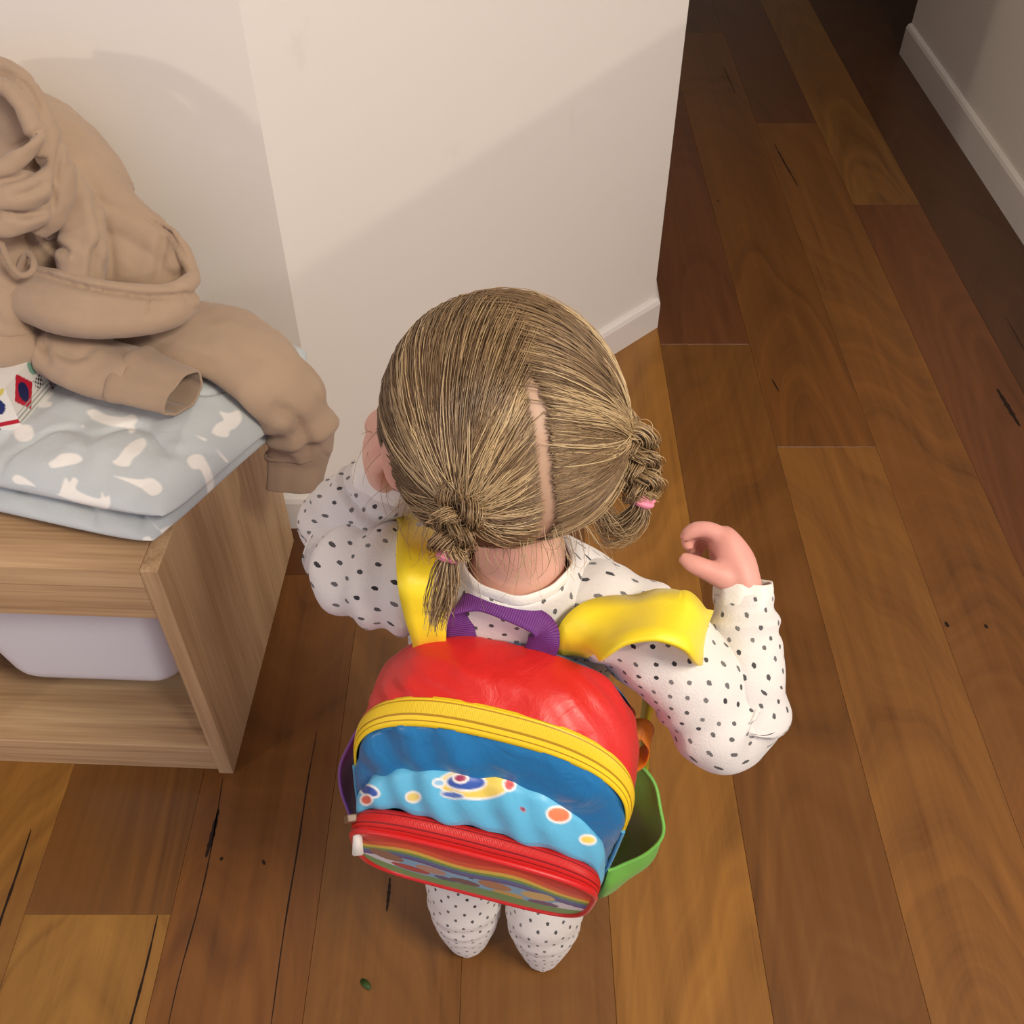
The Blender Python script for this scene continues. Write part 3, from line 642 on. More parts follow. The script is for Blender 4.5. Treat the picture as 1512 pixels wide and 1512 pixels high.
# ---- joints (world)
SHR, ELR, WRR = at(938, 918, z=.634), at(1083, 1072, z=.553), at(1098, 878, z=.632)
SHL, ELL, WRL = at(590, 868, z=.636), at(506, 800, z=.622), at(572, 702, z=.695)
NECK0 = np.array([.004, .507, .655])
def hp(px, py, d): 
    r = _F + np.array([1., 0, 0])*(px-756)/FPX - _U*(py-756)/FPX
    return np.array([0, 0, CAM_H])+r*d
DW = float((WRR-np.array([0, 0, CAM_H])) @ _F)
def hand_right():
    D = DW-.004; P = []
    P.append(loft([WRR, hp(1094, 858, D), hp(1084, 832, D+.004), hp(1068, 806, D+.010), hp(1058, 797, D+.014)], [(.0170, .0150), (.0185, .0150), (.0200, .0165), (.0215, .0135), (.014, .010)], 24, 20, upv=(1, .3, .1)))
    F_ = [  # index (nearest the eye), middle, ring, little
        ([(1078, 812, .000), (1060, 789, .000), (1037, 781, .001), (1019, 786, .003), (1009, 797, .006)], .0068),
        ([(1074, 812, .012), (1055, 789, .014), (1030, 784, .016), (1016, 796, .017), (1018, 812, .016)], .0070),
        ([(1072, 816, .024), (1054, 794, .026), (1031, 790, .028), (1019, 803, .028), (1024, 818, .026)], .0066),
        ([(1074, 822, .034), (1058, 803, .037), (1038, 800, .039), (1029, 811, .038), (1034, 823, .035)], .0058)]
    for pts, r in F_:
        P.append(loft([hp(a, b, D+c) for a, b, c in pts], [(r*1.15, r*1.15), (r*1.1, r*1.1), (r, r), (r*.92, r*.92), (r*.62, r*.62)], 22, 12, upv=(0, .3, 1)))
    P.append(loft([hp(1094, 858, D-.002), hp(1072, 852, D-.006), hp(1045, 842, D-.008), hp(1023, 832, D-.007), hp(1005, 821, D-.004)], [(.0125, .012), (.0112, .0110), (.0085, .0085), (.0074, .0074), (.0045, .0045)], 24, 14, upv=(0, .3, 1)))
    return P
def hand_left():
    # resting flat against the cheek, fingers towards the mouth
    w = WRL; ck = h2w((-.077, .040, -.030)); tip = h2w((-.058, .083, -.020)); P = []
    ax = unit(ck-w); n = unit(w-HC); sd = unit(np.cross(ax, n))
    P.append(loft([w, w*.5+ck*.5+n*.004, ck+n*.006, ck+ax*.012+n*.004], [(.017, .015), (.020, .013), (.021, .010), (.016, .007)], 20, 18, upv=n))
    for q, (l, r) in enumerate(((.036, .0062), (.040, .0066), (.037, .0064), (.030, .0056))):
        s = (q-1.5)*.0105; a = ck+sd*s+n*.004+ax*.006
        P.append(loft([a, a+ax*l*.4+n*.001, a+ax*l*.72-n*.006, a+ax*l*.92-n*.014], [(r*1.1, r*1.1), (r, r), (r*.9, r*.9), (r*.6, r*.6)], 16, 12, upv=n))
    a = w*.35+ck*.65-sd*.012-n*.004; P.append(loft([a, a-sd*.008+ax*.010, a-sd*.012+ax*.022-n*.004, a-sd*.012+ax*.030-n*.008], [(.009, .009), (.0085, .0085), (.0072, .0072), (.004, .004)], 16, 12, upv=n))
    return P
def limb(a, b, c, r): return loft([a, (a+b)/2, b, (b+c)/2, c], r, 40, 24, upv=(.2, .3, 1))
FL, FR = np.array([-.053, .497, 0]), np.array([.036, .481, 0])     # ankles
def build_body():
    parts = [head_mesh(), ear(1), ear(-1)]
    parts.append(loft([NECK0-[0, 0, .05], NECK0, NECK0+[.002, .004, .030], h2w((0, -.022, -.050)), h2w((0, -.012, -.02))], [(.052, .045), (.040, .038), (.0335, .0345), (.034, .037), (.03, .03)], 30, 30, upv=(0, 1, 0)))
    parts.append(loft([NECK0+[0, 0, .012], NECK0-[0, -.006, .012], NECK0-[0, -.014, .045], NECK0-[.004, -.028, .13], NECK0-[.008, -.032, .23], NECK0-[.010, -.026, .30], NECK0-[.01, -.024, .345]],
                      [(.03, .02), (.072, .038), (.088, .050), (.082, .058), (.078, .064), (.080, .062), (.04, .04)], 46, 40, upv=(0, 1, 0)))
    parts.append(limb(SHR+[-.012, 0, -.006], ELR, WRR, [(.026, .026), (.027, .027), (.022, .022), (.021, .021), (.0160, .0150)]))
    parts.append(limb(SHL+[.012, 0, -.006], ELL, WRL, [(.026, .026), (.027, .027), (.022, .022), (.021, .021), (.0165, .0150)]))
    parts += hand_right()+hand_left()
    for A, sx in ((FL, -.046), (FR, .036)):
        hip = NECK0+[sx, .024, -.31]
        parts.append(loft([hip+[0, 0, .03], hip-[0, 0, .05], (hip+A)/2+[0, .008, .03], A+[0, .004, .10], A+[0, 0, .035], A+[0, .004, .018]], [(.04, .045), (.041, .045), (.033, .035), (.027, .029), (.018, .020), (.012, .014)], 40, 24, upv=(0, 1, 0)))
        parts.append(loft([A+[0, -.022, .020], A+[0, -.008, .022], A+[0, .03, .022], A+[0, .065, .017], A+[0, .088, .012]], [(.008, .008), (.017, .016), (.019, .017), (.022, .012), (.012, .006)], 26, 20))
    V, F, U = [], [], None; k = 0
    for p in parts:
        V.append(p[0]); F += [tuple(i+k for i in f) for f in p[1]]; k += len(p[0])
    o = link('body', mesh('body', np.vstack(V), F), None)
    m = o.modifiers.new('r', 'REMESH'); m.mode = 'VOXEL'; m.voxel_size = .0023
    m = o.modifiers.new('s', 'SMOOTH'); m.factor = .5; m.iterations = 5
    evalmods(o); me = o.data; n = len(me.vertices)
    P = np.empty(n*3); me.vertices.foreach_get('co', P); P = P.reshape(-1, 3)
    skin = np.array(srgb(228, 180, 160)[:3]); hand = np.array(srgb(220, 156, 144)[:3]); scalp = np.array(srgb(196, 158, 132)[:3]); lip = np.array(srgb(196, 104, 98)[:3])
    col = np.tile(skin, (n, 1))
    for w in (WRR,): 
        f = np.clip(1-np.linalg.norm(P-(w+[-.02, .03, .02]), axis=1)/.09, 0, 1)**.5; col = col*(1-f[:, None])+hand*f[:, None]
    L = (P-HC)@HR; d = unit(L); up = np.clip((d[:, 2]*.9-d[:, 1]*.75-.02)*4+.4, 0, 1)*(np.linalg.norm(L, axis=1) < .10)
    col = col*(1-up[:, None])+scalp*up[:, None]
    m_ = np.exp(-((d-unit(np.array([0, .93, -.47])))**2*[1, 1, 6]).sum(1)/(2*.075**2))*(np.linalg.norm(L, axis=1) < .1); col = col*(1-.8*m_[:, None])+lip*.8*m_[:, None]
    for s in (1, -1):   # earlobes and cheeks are rosier
        f = np.exp(-((L-[s*.078, -.008, -.006])**2).sum(1)/(2*.016**2))*.6; col = col*(1-f[:, None])+hand*f[:, None]
    set_col(me, col); me.materials.append(M_SKIN); me.polygons.foreach_set('use_smooth', np.ones(len(me.polygons), dtype=bool))
    return under(o, person)
body = build_body()
for s in (1, -1):   # eyes and brows
    ed = unit(np.array([[s*.36, .93, -.02]])); ec = h2w((ed*(head_r(ed)[:, None]-.0065))[0])
    bm = bmesh.new(); bmesh.ops.create_uvsphere(bm, u_segments=20, v_segments=12, radius=.0085)
    me = bm_mesh('eye', bm); fw_ = HR @ np.array([0, 1, 0])
    cc = np.array([srgb(238, 236, 232)[:3] if (np.array(v.co) @ fw_)/.0085 < .80 else (srgb(88, 120, 150)[:3] if (np.array(v.co) @ fw_)/.0085 < .94 else srgb(12, 12, 14)[:3]) for v in me.vertices]); set_col(me, cc)
    eo = link('eye', me, M_SKIN, None); eo.location = ec; under(eo, body)

# ---- pyjamas (separate lofts keep the dot print unstretched)
def wrinkle(seed, amp, ring=14.0, fine=42.0, zones=()):
    def f(U, T, V):
        P = V.reshape(-1, 3); a = nz(P, ring, seed).reshape(U.shape); b = nz(P, fine, seed+3).reshape(U.shape)
        w = amp*(a*.9+b*.35)
        for (u0, su, fr, am, ph) in zones: w = w+am*np.exp(-((U-u0)/su)**2)*np.sin(fr*U*2*PI+ph+1.2*np.sin(T)+a*2.2)
        return w
    return f
def sleeve(name, path, rads, seed, zones):
    VFU = loft(path, rads, 150, 72, upv=(.25, .3, 1), cap0=False, cap1=False, disp=wrinkle(seed, .0034, 17, 48, zones))
    return VFU
def pyjamas():
    parts = []
    # torso
    parts.append(loft([NECK0+[.0, -.002, .0235], NECK0+[0, -.001, .014], NECK0-[0, -.004, .004], NECK0-[0, -.010, .028], NECK0-[0, -.022, .07], NECK0-[.004, -.032, .15], NECK0-[.008, -.036, .24], NECK0-[.010, -.030, .31], NECK0-[.010, -.026, .36], NECK0-[.01, -.024, .375]],
                      [(.0405, .0385), (.047, .043), (.070, .047), (.090, .053), (.092, .058), (.089, .064), (.090, .070), (.093, .070), (.07, .06), (.02, .02)], 110, 110, upv=(0, -1, 0), cap0=False, disp=wrinkle(2, .0022, 14, 40)))
    # right sleeve
    a, b, c = SHR, ELR, WRR
    parts.append(sleeve('r', [a+[-.066, .030, -.010], a+[-.018, .010, -.002], a*.55+b*.45+[.006, 0, -.004], b+[-.012, .004, .003], b+[.010, .008, -.001], b*.62+c*.38+[.008, 0, .002], b*.3+c*.7+[.004, 0, .002], c+(c-b)*.02],
                        [(.020, .024), (.038, .038), (.039, .039), (.037, .037), (.034, .035), (.030, .030), (.0265, .0265), (.0225, .0215)], 5, [(.62, .12, 9, .0042, 0), (.93, .05, 14, .0022, 1), (.20, .10, 8, .0030, .5)]))
    a, b, c = SHL, ELL, WRL
    parts.append(sleeve('l', [a+[.066, .030, -.010], a+[.018, .010, -.002], a*.5+b*.5+[-.002, -.004, .0], b+[.006, -.004, .002], b+[-.002, .010, .006], b*.6+c*.4+[-.008, .002, .003], b*.25+c*.75, c+(c-b)*.02],
                        [(.020, .024), (.041, .042), (.040, .042), (.035, .039), (.033, .036), (.033, .034), (.031, .031), (.0275, .026)], 9, [(.55, .14, 9, .0056, .6), (.90, .07, 12, .003, 0), (.25, .12, 9, .0028, 0)]))
    for A, sx, sd in ((FL, -.046, 13), (FR, .036, 17)):
        hip = NECK0+[sx, .024, -.31]
        parts.append(loft([hip+[0, 0, .02], hip-[0, 0, .06], (hip+A)/2+[0, .004, .03], A+[0, 0, .14], A+[0, -.004, .08], A+[0, -.006, .045], A+[0, -.002, .024], A+[0, .004, .016]],
                          [(.048, .056), (.049, .054), (.045, .047), (.043, .044), (.038, .038), (.030, .031), (.024, .028), (.014, .016)], 90, 56, upv=(0, -1, 0), disp=wrinkle(sd, .002, 14, 40, [(.72, .1, 12, .0015, 0)])))
        parts.append(loft([A+[0, -.032, .021], A+[0, -.026, .022], A+[0, -.008, .025], A+[0, .03, .026], A+[0, .07, .022], A+[0, .098, .016], A+[0, .104, .015]],
                          [(.003, .004), (.015, .013), (.0235, .0205), (.025, .021), (.029, .0175), (.019, .012), (.003, .003)], 60, 44, disp=wrinkle(sd+2, .0008, 20, 60)))
    return merge(parts)
pj = wmesh('pyjamas', pyjamas(), M_PJ, person)
so = pj.modifiers.new('t', 'SOLIDIFY'); so.thickness = .0016; so.offset = -1
# collar and cuffs
def ringband(name, cen, axis, ra, rb, upv, hgt, th, mat, par):
    ax = unit(np.array(axis)); p = [cen-ax*hgt*.5, cen-ax*hgt*.25, cen, cen+ax*hgt*.25, cen+ax*hgt*.5]
    V, F, U = loft(p, [(ra-th, rb-th), (ra, rb), (ra+th*.2, rb+th*.2), (ra, rb), (ra-th, rb-th)], 16, 60, upv=upv, cap0=False, cap1=False, disp=lambda U, T, V: .0009*np.sin(T*5+.6)+.0005*np.sin(T*9))
    o = wmesh(name, (V, F, U), mat, par); s = o.modifiers.new('t', 'SOLIDIFY'); s.thickness = .0015; s.offset = -1; return o
ringband('cuff', WRR+unit(WRR-ELR)*.001, WRR-ELR, .0232, .0222, (.25, .3, 1), .020, .0012, M_CUFF, person)
ringband('cuff', WRL+unit(WRL-ELL)*.001, WRL-ELL, .0285, .0268, (.25, .3, 1), .020, .0012, M_CUFF, person)
ringband('collar', NECK0+[.0, -.002, .024], (0, 0, 1), .0410, .0392, (0, -1, 0), .012, .0012, M_CUFF, person)

# ---- hair
RNG = np.random.default_rng(11)
LITE = np.array([srgb(204, 178, 134)[:3], srgb(176, 148, 108)[:3], srgb(150, 123, 88)[:3], srgb(128, 102, 72)[:3], srgb(100, 78, 54)[:3]])
def strands_mesh(name, paths, radii, cols, par, mat=None, sides=3):
    """paths (n,k,3); radii (n,k); cols (n,3) -> one mesh of thin closed tubes"""
    paths = np.asarray(paths); n, k, _ = paths.shape
    t = unit(np.gradient(paths, axis=1)); ref = np.where(np.abs(t[..., 2:3]) > .9, [[[1., 0, 0]]], [[[0, 0, 1.]]])
    s = unit(np.cross(t, ref)); u = np.cross(s, t)
    a = np.arange(sides)*2*PI/sides
    V = paths[:, :, None]+(s[:, :, None]*np.cos(a)[:, None]+u[:, :, None]*np.sin(a)[:, None])*np.asarray(radii)[:, :, None, None]
    V = V.reshape(-1, 3)
    i = np.arange(n)[:, None, None]*k*sides+np.arange(k-1)[None, :, None]*sides; j = np.arange(sides)[None, None]; j2 = (j+1) % sides
    F = np.stack([i+j, i+j2, i+sides+j2, i+sides+j], -1).reshape(-1, 4)
    me = bpy.data.meshes.new(name); me.vertices.add(len(V)); me.vertices.foreach_set('co', V.astype(np.float32).ravel())
    me.loops.add(F.size); me.loops.foreach_set('vertex_index', F.astype(np.int32).ravel())
    me.polygons.add(len(F)); me.polygons.foreach_set('loop_start', np.arange(0, F.size, 4, dtype=np.int32)); me.polygons.foreach_set('loop_total', np.full(len(F), 4, dtype=np.int32))
    me.update(calc_edges=True); me.validate()
    set_col(me, np.repeat(np.asarray(cols), k*sides, axis=0))
    return under(link(name, me, mat or M_HAIR), par)
def w2hdir(px, py):
    """direction (head frame) where the line of sight meets the head ellipsoid"""
    o = (np.array([0, 0, CAM_H])-HC)@HR; r = (_F + np.array([1., 0, 0])*(px-756)/FPX - _U*(py-756)/FPX)@HR
    S = 1/np.array([.080, .094, .089]); a = ((r*S)**2).sum(); b = (o*S*r*S).sum()*2; c = ((o*S)**2).sum()-1; q = b*b-4*a*c
    t = (-b-math.sqrt(max(q, 0)))/(2*a); return unit(o+r*t)
ROOT_L, ROOT_R = w2hdir(684, 742), w2hdir(921, 643)
PART = [w2hdir(*p) for p in ((752, 506), (772, 538), (787, 574), (796, 612), (803, 655), (805, 700), (812, 745), (806, 790), (800, 806))]
PART = np.array([unit(p) for p in spline(PART, 120)])
FRONT = np.array([unit(p) for p in spline([w2hdir(752, 506), unit(np.array([.02, .05, 1.])), unit(np.array([.0, .55, .85])), unit(np.array([0, .9, .42]))], 60)])
MID = np.vstack([FRONT[::-1], PART])
def side_of(d):
    i = np.argmin(((MID[None]-d[:, None])**2).sum(-1), 1); i = np.clip(i, 1, len(MID)-2)
    tn = MID[i+1]-MID[i-1]; return np.sign((np.cross(tn, d-MID[i])*MID[i]).sum(-1)), np.sqrt(((MID[i]-d)**2).sum(-1)), i
def hairline(d): 
    """>0 inside the hair"""
    x, y, z = d[:, 0], d[:, 1], d[:, 2]
    front = .72-y+z*.55; low = np.where(y < 0, z+.64+.10*np.abs(x), z+.30-.55*y); return np.minimum(front, low)
def scalp_points(n):
    d = unit(RNG.normal(size=(n*4, 3))); d = d[hairline(d) > 0]; return d[:n]
sgn_L = side_of(ROOT_L[None])[0][0]
HS = np.array([.0735, .0885, .083])
def surf(d, lift): return d*(head_r(d)+lift)[:, None]
def make_hair():
    NL = 1000                                # locks
    K = 11; paths, rad, col = [], [], []
    g = scalp_points(NL); pi_ = RNG.integers(4, 112, 260)      # extra locks beside the parting
    pd = unit(np.cross(PART[pi_], PART[np.minimum(pi_+4, 119)]-PART[pi_-4])); g = np.vstack([g, unit(PART[pi_]+pd*(RNG.choice([-1, 1], 260)*RNG.uniform(.018, .13, 260))[:, None])]); NL = len(g)
    sg, dist, mi = side_of(g)
    tone = RNG.random(NL)
    for q in range(NL):
        tgt = ROOT_L if sg[q] == sgn_L else ROOT_R
        top = dist[q] < .30 and mi[q] < len(FRONT)+6
        if top and RNG.random() < .30: tgt = ROOT_R if tgt is ROOT_L else ROOT_L
        ns = 22
        jit = RNG.normal(size=(ns, 3))*.038; r0 = unit(g[q]+jit)
        if top: r0 = unit(g[q]+jit*2.6)
        s2, d2, _ = side_of(r0); ok = ((s2 == sg[q]) | top | ((d2 < .07) & (RNG.random(ns) < .12))) & (d2 > np.where(r0 @ PART[0] < .96, .048, .004)*(.45+.8*RNG.random(ns))) & (hairline(r0) > -.03); r0 = r0[ok]
        if not len(r0): continue
        m = len(r0); t = np.linspace(0, 1, K)[None, :, None]
        end = unit(tgt+RNG.normal(size=(m, 3))*.035)
        om = np.arccos(np.clip((r0*end).sum(1), -1, .9999))[:, None, None]
        so_ = np.sin(om); dd = np.sin((1-t)*om)/so_*r0[:, None]+np.sin(t*om)/so_*end[:, None]
        # a little sag / wave, shared inside the lock
        ax = unit(np.cross(r0, end))[:, None]; wob = (np.sin(t*PI)*(.05*(tone[q]-.5)+.02*RNG.normal())+np.sin(t*2*PI)*.010*RNG.normal(size=(m, 1, 1)))
        dd = unit((dd+ax*wob).reshape(-1, 3))
        lift = .0014+(np.repeat((.0012+.0042*RNG.random(m)+.002*tone[q])[:, None], K, 1)*np.sin(np.linspace(.12, 1.0, K)*PI/2*1.25)[None]+.0018*np.linspace(0, 1, K)[None]).ravel()
        P = h2w(surf(dd, lift)).reshape(m, K, 3)
        paths.append(P); rr = (.00026+.00018*RNG.random(m))[:, None]*np.linspace(1.0, .9, K)[None]; rr[:, 0] *= .5; rad.append(rr)
        if q % 13 == 0: tone[q] = 0.0; P = P+(P-HC)*.022*np.sin(np.linspace(.1, 1, K)*PI*.8)[None, :, None]; paths[-1] = P
        c = np.clip((tone[q]*.62+.20 if q % 13 else .02)+RNG.normal(size=m)*.12+.12, 0, 1)*(len(LITE)-1.001); i = np.floor(c).astype(int); f = (c-i)[:, None]; col.append(LITE[i]*(1-f)+LITE[i+1]*f)
    return np.vstack(paths), np.vstack(rad), np.vstack(col)
# scalp shows paler along the parting, hair-brown elsewhere
_n = len(body.data.vertices); _P = np.empty(_n*3); body.data.vertices.foreach_get('co', _P); _P = _P.reshape(-1, 3); _L = (_P-HC)@HR; _d = unit(_L)
_c = np.empty(_n*4, dtype=np.float32); _a = body.data.color_attributes['Col']; _a.data.foreach_get('color', _c); _c = _c.reshape(-1, 4)
_m = (hairline(_d) > -.01) & (np.abs(np.linalg.norm(_L, axis=1)-head_r(_d)) < .0035) & (_d[:, 2] > -.62)
_dist = np.sqrt(((PART[None]-_d[_m][:, None])**2).sum(-1)).min(1); _f = np.exp(-(_dist/.075)**2)[:, None]
_c[_m, :3] = np.array(srgb(132, 104, 76)[:3])*(1-_f)+np.array(srgb(184, 152, 126)[:3])*_f
_a.data.foreach_set('color', _c.ravel())
hp_, hr_, hc_ = make_hair()
hair = strands_mesh('hair', hp_, hr_, hc_, person); tag(hair, kind='stuff')
# flyaway wisps round the outline and at the nape
def wisps(n=260):
    P = []; R = []; Cc = []
    d = scalp_points(n*3); hl = hairline(d); d = d[np.argsort(hl)][:n]
    for q in d:
        base = q*(head_r(q[None])[0]+.001); drop = np.array([0, 0, -1.])@HR; out = q*.35+drop*(.5+.4*RNG.random())+RNG.normal(size=3)*.25
        if q[1] > .2: continue
        l = .018+.03*RNG.random(); t = np.linspace(0, 1, 11)[:, None]
        P.append(h2w(base+unit(out)*l*t+unit(RNG.normal(size=3))*.005*t**2+q*.006*np.sin(t*PI))); R.append(np.linspace(.00026, .00012, 11)); c = RNG.random()*2.2; i = int(c); Cc.append(LITE[i]*(1-c+i)+LITE[i+1]*(c-i))
    return np.array(P), np.array(R), np.array(Cc)
wp, wr, wc = wisps(); fly = strands_mesh('flyaway_hair', wp, wr, wc, person); tag(fly, kind='stuff')
M_TIE = NT('pink_elastic', .6, .3).base(srgb(232, 140, 160)).m
def plait(name, path, r, turns, tail, tie_at=None, seed=1):
    rng = np.random.default_rng(seed); K = 46
    c = spline(path, K); t = unit(np.gradient(c, axis=0)); ref = unit(np.array([0, -.7, .7])); s = unit(np.cross(t, ref)); u = np.cross(s, t)
    ph = np.linspace(0, turns*2*PI, K); P, R, Cc = [], [], []; tp = np.linspace(1.0, .72, K)
    for b in range(3):
        a = ph+b*2*PI/3; cen = c+s*(np.sin(a)*r*.85*tp)[:, None]+u*(np.sin(2*a)*r*.55*tp)[:, None]; bt = rng.random()*.35
        for q in range(150):
            x, y = rng.normal(size=2)*r*.33; x, y = np.clip([x, y], -r*.62, r*.62)
            P.append(cen+s*(x*tp)[:, None]+u*(y*tp)[:, None]+spline(rng.normal(size=(6, 3))*(.0009 if q % 12 else .0040), K)); R.append(np.full(K, .00036)); cc = np.clip(bt+rng.random()*.62, 0, .99)*3.6; i = int(cc); Cc.append(LITE[i]*(1-cc+i)+LITE[i+1]*(cc-i))
    root = strands_mesh(name, P, R, Cc, person); tag(root, kind='stuff')
    # loose tail below the elastic
    P, R, Cc = [], [], []; tl = spline(tail, 24); tt = np.linspace(0, 1, 24)
    for q in range(170):
        off = rng.normal(size=3); off /= np.linalg.norm(off); off *= rng.random()**.5*r*.95
        sp = (.30+.95*np.sin(tt*PI*.75)*(1-.45*tt))[:, None]
        P.append(tl+off*sp+rng.normal(size=3)*.003*(tt**2)[:, None]); R.append(np.linspace(.00036, .00018, 24)); cc = rng.random()*3.9; i = int(cc); Cc.append(LITE[i]*(1-cc+i)+LITE[min(i+1, 4)]*(cc-i))
    o = strands_mesh('plait_tail', P, R, Cc, root); tag(o, kind='stuff')
    e = tl[0]; ax = unit(tl[1]-tl[0]); V, F, U = loft([e-ax*.0042, e-ax*.002, e, e+ax*.002, e+ax*.0042], [(r*.50, r*.50), (r*.64, r*.64), (r*.60, r*.60), (r*.64, r*.64), (r*.50, r*.50)], 20, 22, upv=(0, 1, .3))
    ob = wmesh('hair_tie', (V, F, U), M_TIE, root); ob['label'] = 'pink elastic hair tie'
    return root
RLw, RRw = h2w(ROOT_L*(head_r(ROOT_L[None])[0]+.006)), h2w(ROOT_R*(head_r(ROOT_R[None])[0]+.006))
dl = float((RLw-np.array([0, 0, CAM_H])) @ _F); dr = float((RRw-np.array([0, 0, CAM_H])) @ _F)
plait('plait', [RLw-(RLw-HC)*.06, hp(682, 752, dl-.004), hp(673, 772, dl-.004), hp(667, 795, dl-.002), hp(663, 817, dl+.002)], .0125, 1.0,
      [hp(663, 819, dl+.003), hp(658, 840, dl+.004), hp(655, 866, dl+.006), hp(648, 893, dl+.008), hp(646, 915, dl+.010)], seed=4)
plait('plait', [RRw-(RRw-HC)*.06, hp(931, 652, dr+.000), hp(938, 680, dr+.002), hp(945, 708, dr+.004), hp(950, 736, dr+.006)], .0130, 1.25,
      [hp(950, 738, dr+.007), hp(941, 762, dr+.010), hp(922, 782, dr+.012), hp(902, 784, dr+.012), hp(889, 764, dr+.010)], seed=8)

# ================================================================== BACKPACK
BPV = np.array([-.018, .412, .500])
BRM = np.array(Matrix.Rotation(math.radians(-12.5), 3, 'Z') @ Matrix.Rotation(math.radians(5.5), 3, 'Y'))
def b2w(p):
    p = np.array(p, float); t = np.clip((.035-p[..., 2])/.165, 0, 1)     # the bag tapers towards its foot
    p[..., 1] = np.where(p[..., 1] < -.022, p[..., 1]+t*(-.024-p[..., 1])*.66, p[..., 1])+.010*t
    return BPV+p@BRM.T
def W2P(p):
    v = np.asarray(p, float)-np.array([0, 0, CAM_H]); z = v@_F
    return np.stack([756+FPX*v[..., 0]/z, 756-FPX*(v@_U)/z], -1)
def mat_nylon(name, c, rough=.42, crumple=.5, vcol=False):
    k = NT(name, rough, .45); o = k.coord()
    n = k.noise(o, 26, 3, .5, .6)
    if vcol: a = k.node('ShaderNodeVertexColor'); a.layer_name = 'Col'; base = a.outputs[0]
    else: base = srgb(*c)
    k.base(k.mix(k.math('MULTIPLY', n, .18), base, k.mix(1.0, base, (.82, .82, .82, 1), 'MULTIPLY')))
    wv = k.noise(o, 1400, 1); k.bump(k.math('ADD', k.math('MULTIPLY', k.noise(o, 34, 4, .55, .9), crumple), k.math('MULTIPLY', wv, .04)), .42, .006); k.sheen(.12, .4)
    k.put(k.b.inputs['Coat Weight'], .10); k.put(k.b.inputs['Coat Roughness'], .35)
    return k.m
N_RED, N_BLUE, N_LBLUE = mat_nylon('red_nylon', (208, 34, 28), .42, .75), mat_nylon('blue_nylon', (24, 112, 168), .32, 1.0), mat_nylon('printed_light_blue_nylon', (98, 186, 222), .45, .5, True)
N_YEL, N_PUR, N_GRN = mat_nylon('yellow_nylon', (250, 222, 40), .5, .35), mat_nylon('purple_webbing', (108, 50, 122), .6, .2), mat_nylon('green_nylon', (112, 182, 74), .5, .4)
N_PURP, N_ORG, N_REDP = mat_nylon('purple_nylon', (122, 66, 142), .5, .4), mat_nylon('orange_webbing', (246, 142, 30), .55, .2), mat_nylon('red_piping', (206, 28, 30), .4, .1)
N_PRINT = mat_nylon('rainbow_print_panel', (255, 255, 255), .4, .12, True)
N_GRNI = mat_nylon('green_mesh_lining', (255, 255, 255), .6, .2, True)
def mat_zip(name, c1, c2):
    k = NT(name, .45, .4); uv = k.coord('UV'); sp = k.n.new('ShaderNodeSeparateXYZ'); k.t.links.new(uv, sp.inputs[0])
    v = k.math('ABSOLUTE', k.math('SUBTRACT', sp.outputs[1], .5)); coil = k.math('LESS_THAN', v, .17)
    line = k.math('ADD', k.math('LESS_THAN', k.math('ABSOLUTE', k.math('SUBTRACT', v, .18)), .030), k.math('LESS_THAN', k.math('ABSOLUTE', k.math('SUBTRACT', v, .34)), .016))
    teeth = k.math('MULTIPLY', coil, k.math('ADD', .5, k.math('MULTIPLY', k.math('SINE', k.math('MULTIPLY', sp.outputs[0], 5200)), .5)))
    k.base(k.mix(k.math('MULTIPLY', line, .95), k.mix(k.math('MULTIPLY', teeth, .25), srgb(*c1), srgb(*c2)), srgb(*c2)))
    k.bump(k.math('SUBTRACT', k.math('ADD', teeth, k.math('MULTIPLY', coil, .8)), k.math('MULTIPLY', line, 1.2)), .35, .0010); return k.m
Z_YEL, Z_RED = mat_zip('yellow_zip_tape', (242, 206, 40), (172, 126, 12)), mat_zip('red_zip_tape', (208, 32, 28), (130, 10, 12))
Z_RED2 = Z_RED
M_METAL = NT('white_enamel_puller', .35, .5).base(srgb(232, 226, 214)).m

pack = empty('backpack', (BPV[0], BPV[1], BPV[2]-.14))
tag(pack, "small red, yellow and blue rainbow backpack worn on the child's back", 'backpack')
def outline(n, w, z0, z1, zc, pt=2.5, pb=4.5):
    """closed outline in local x,z; starts bottom centre, runs left side -> top -> right side"""
    a = np.linspace(-PI/2, -PI/2-2*PI, n, endpoint=False); c, s = np.cos(a), np.sin(a)
    p = np.where(s > 0, pt, pb); x = w*np.sign(c)*np.abs(c)**(2/p); h = np.where(s > 0, z1-zc, zc-z0); z = zc+h*np.sign(s)*np.abs(s)**(2/p)
    Q = np.stack([x, z], 1)
    # resample by arc length
    Q2 = np.vstack([Q, Q[:1]]); L = np.concatenate([[0], np.cumsum(np.linalg.norm(np.diff(Q2, axis=0), axis=1))]); t = np.linspace(0, L[-1], n, endpoint=False)
    return np.stack([np.interp(t, L, Q2[:, 0]), np.interp(t, L, Q2[:, 1])], 1)
NB = 220
def ring3(y, w, z0, z1, zc, pt=2.5, pb=4.5): o = outline(NB, w, z0, z1, zc, pt, pb); return np.stack([o[:, 0], np.full(NB, y), o[:, 1]], 1)
def rings(keys, n):
    """interpolate keyed outlines (y,w,z0,z1,zc,pt,pb)"""
    K = spline(np.array(keys, float), n); return np.stack([ring3(*k) for k in K])
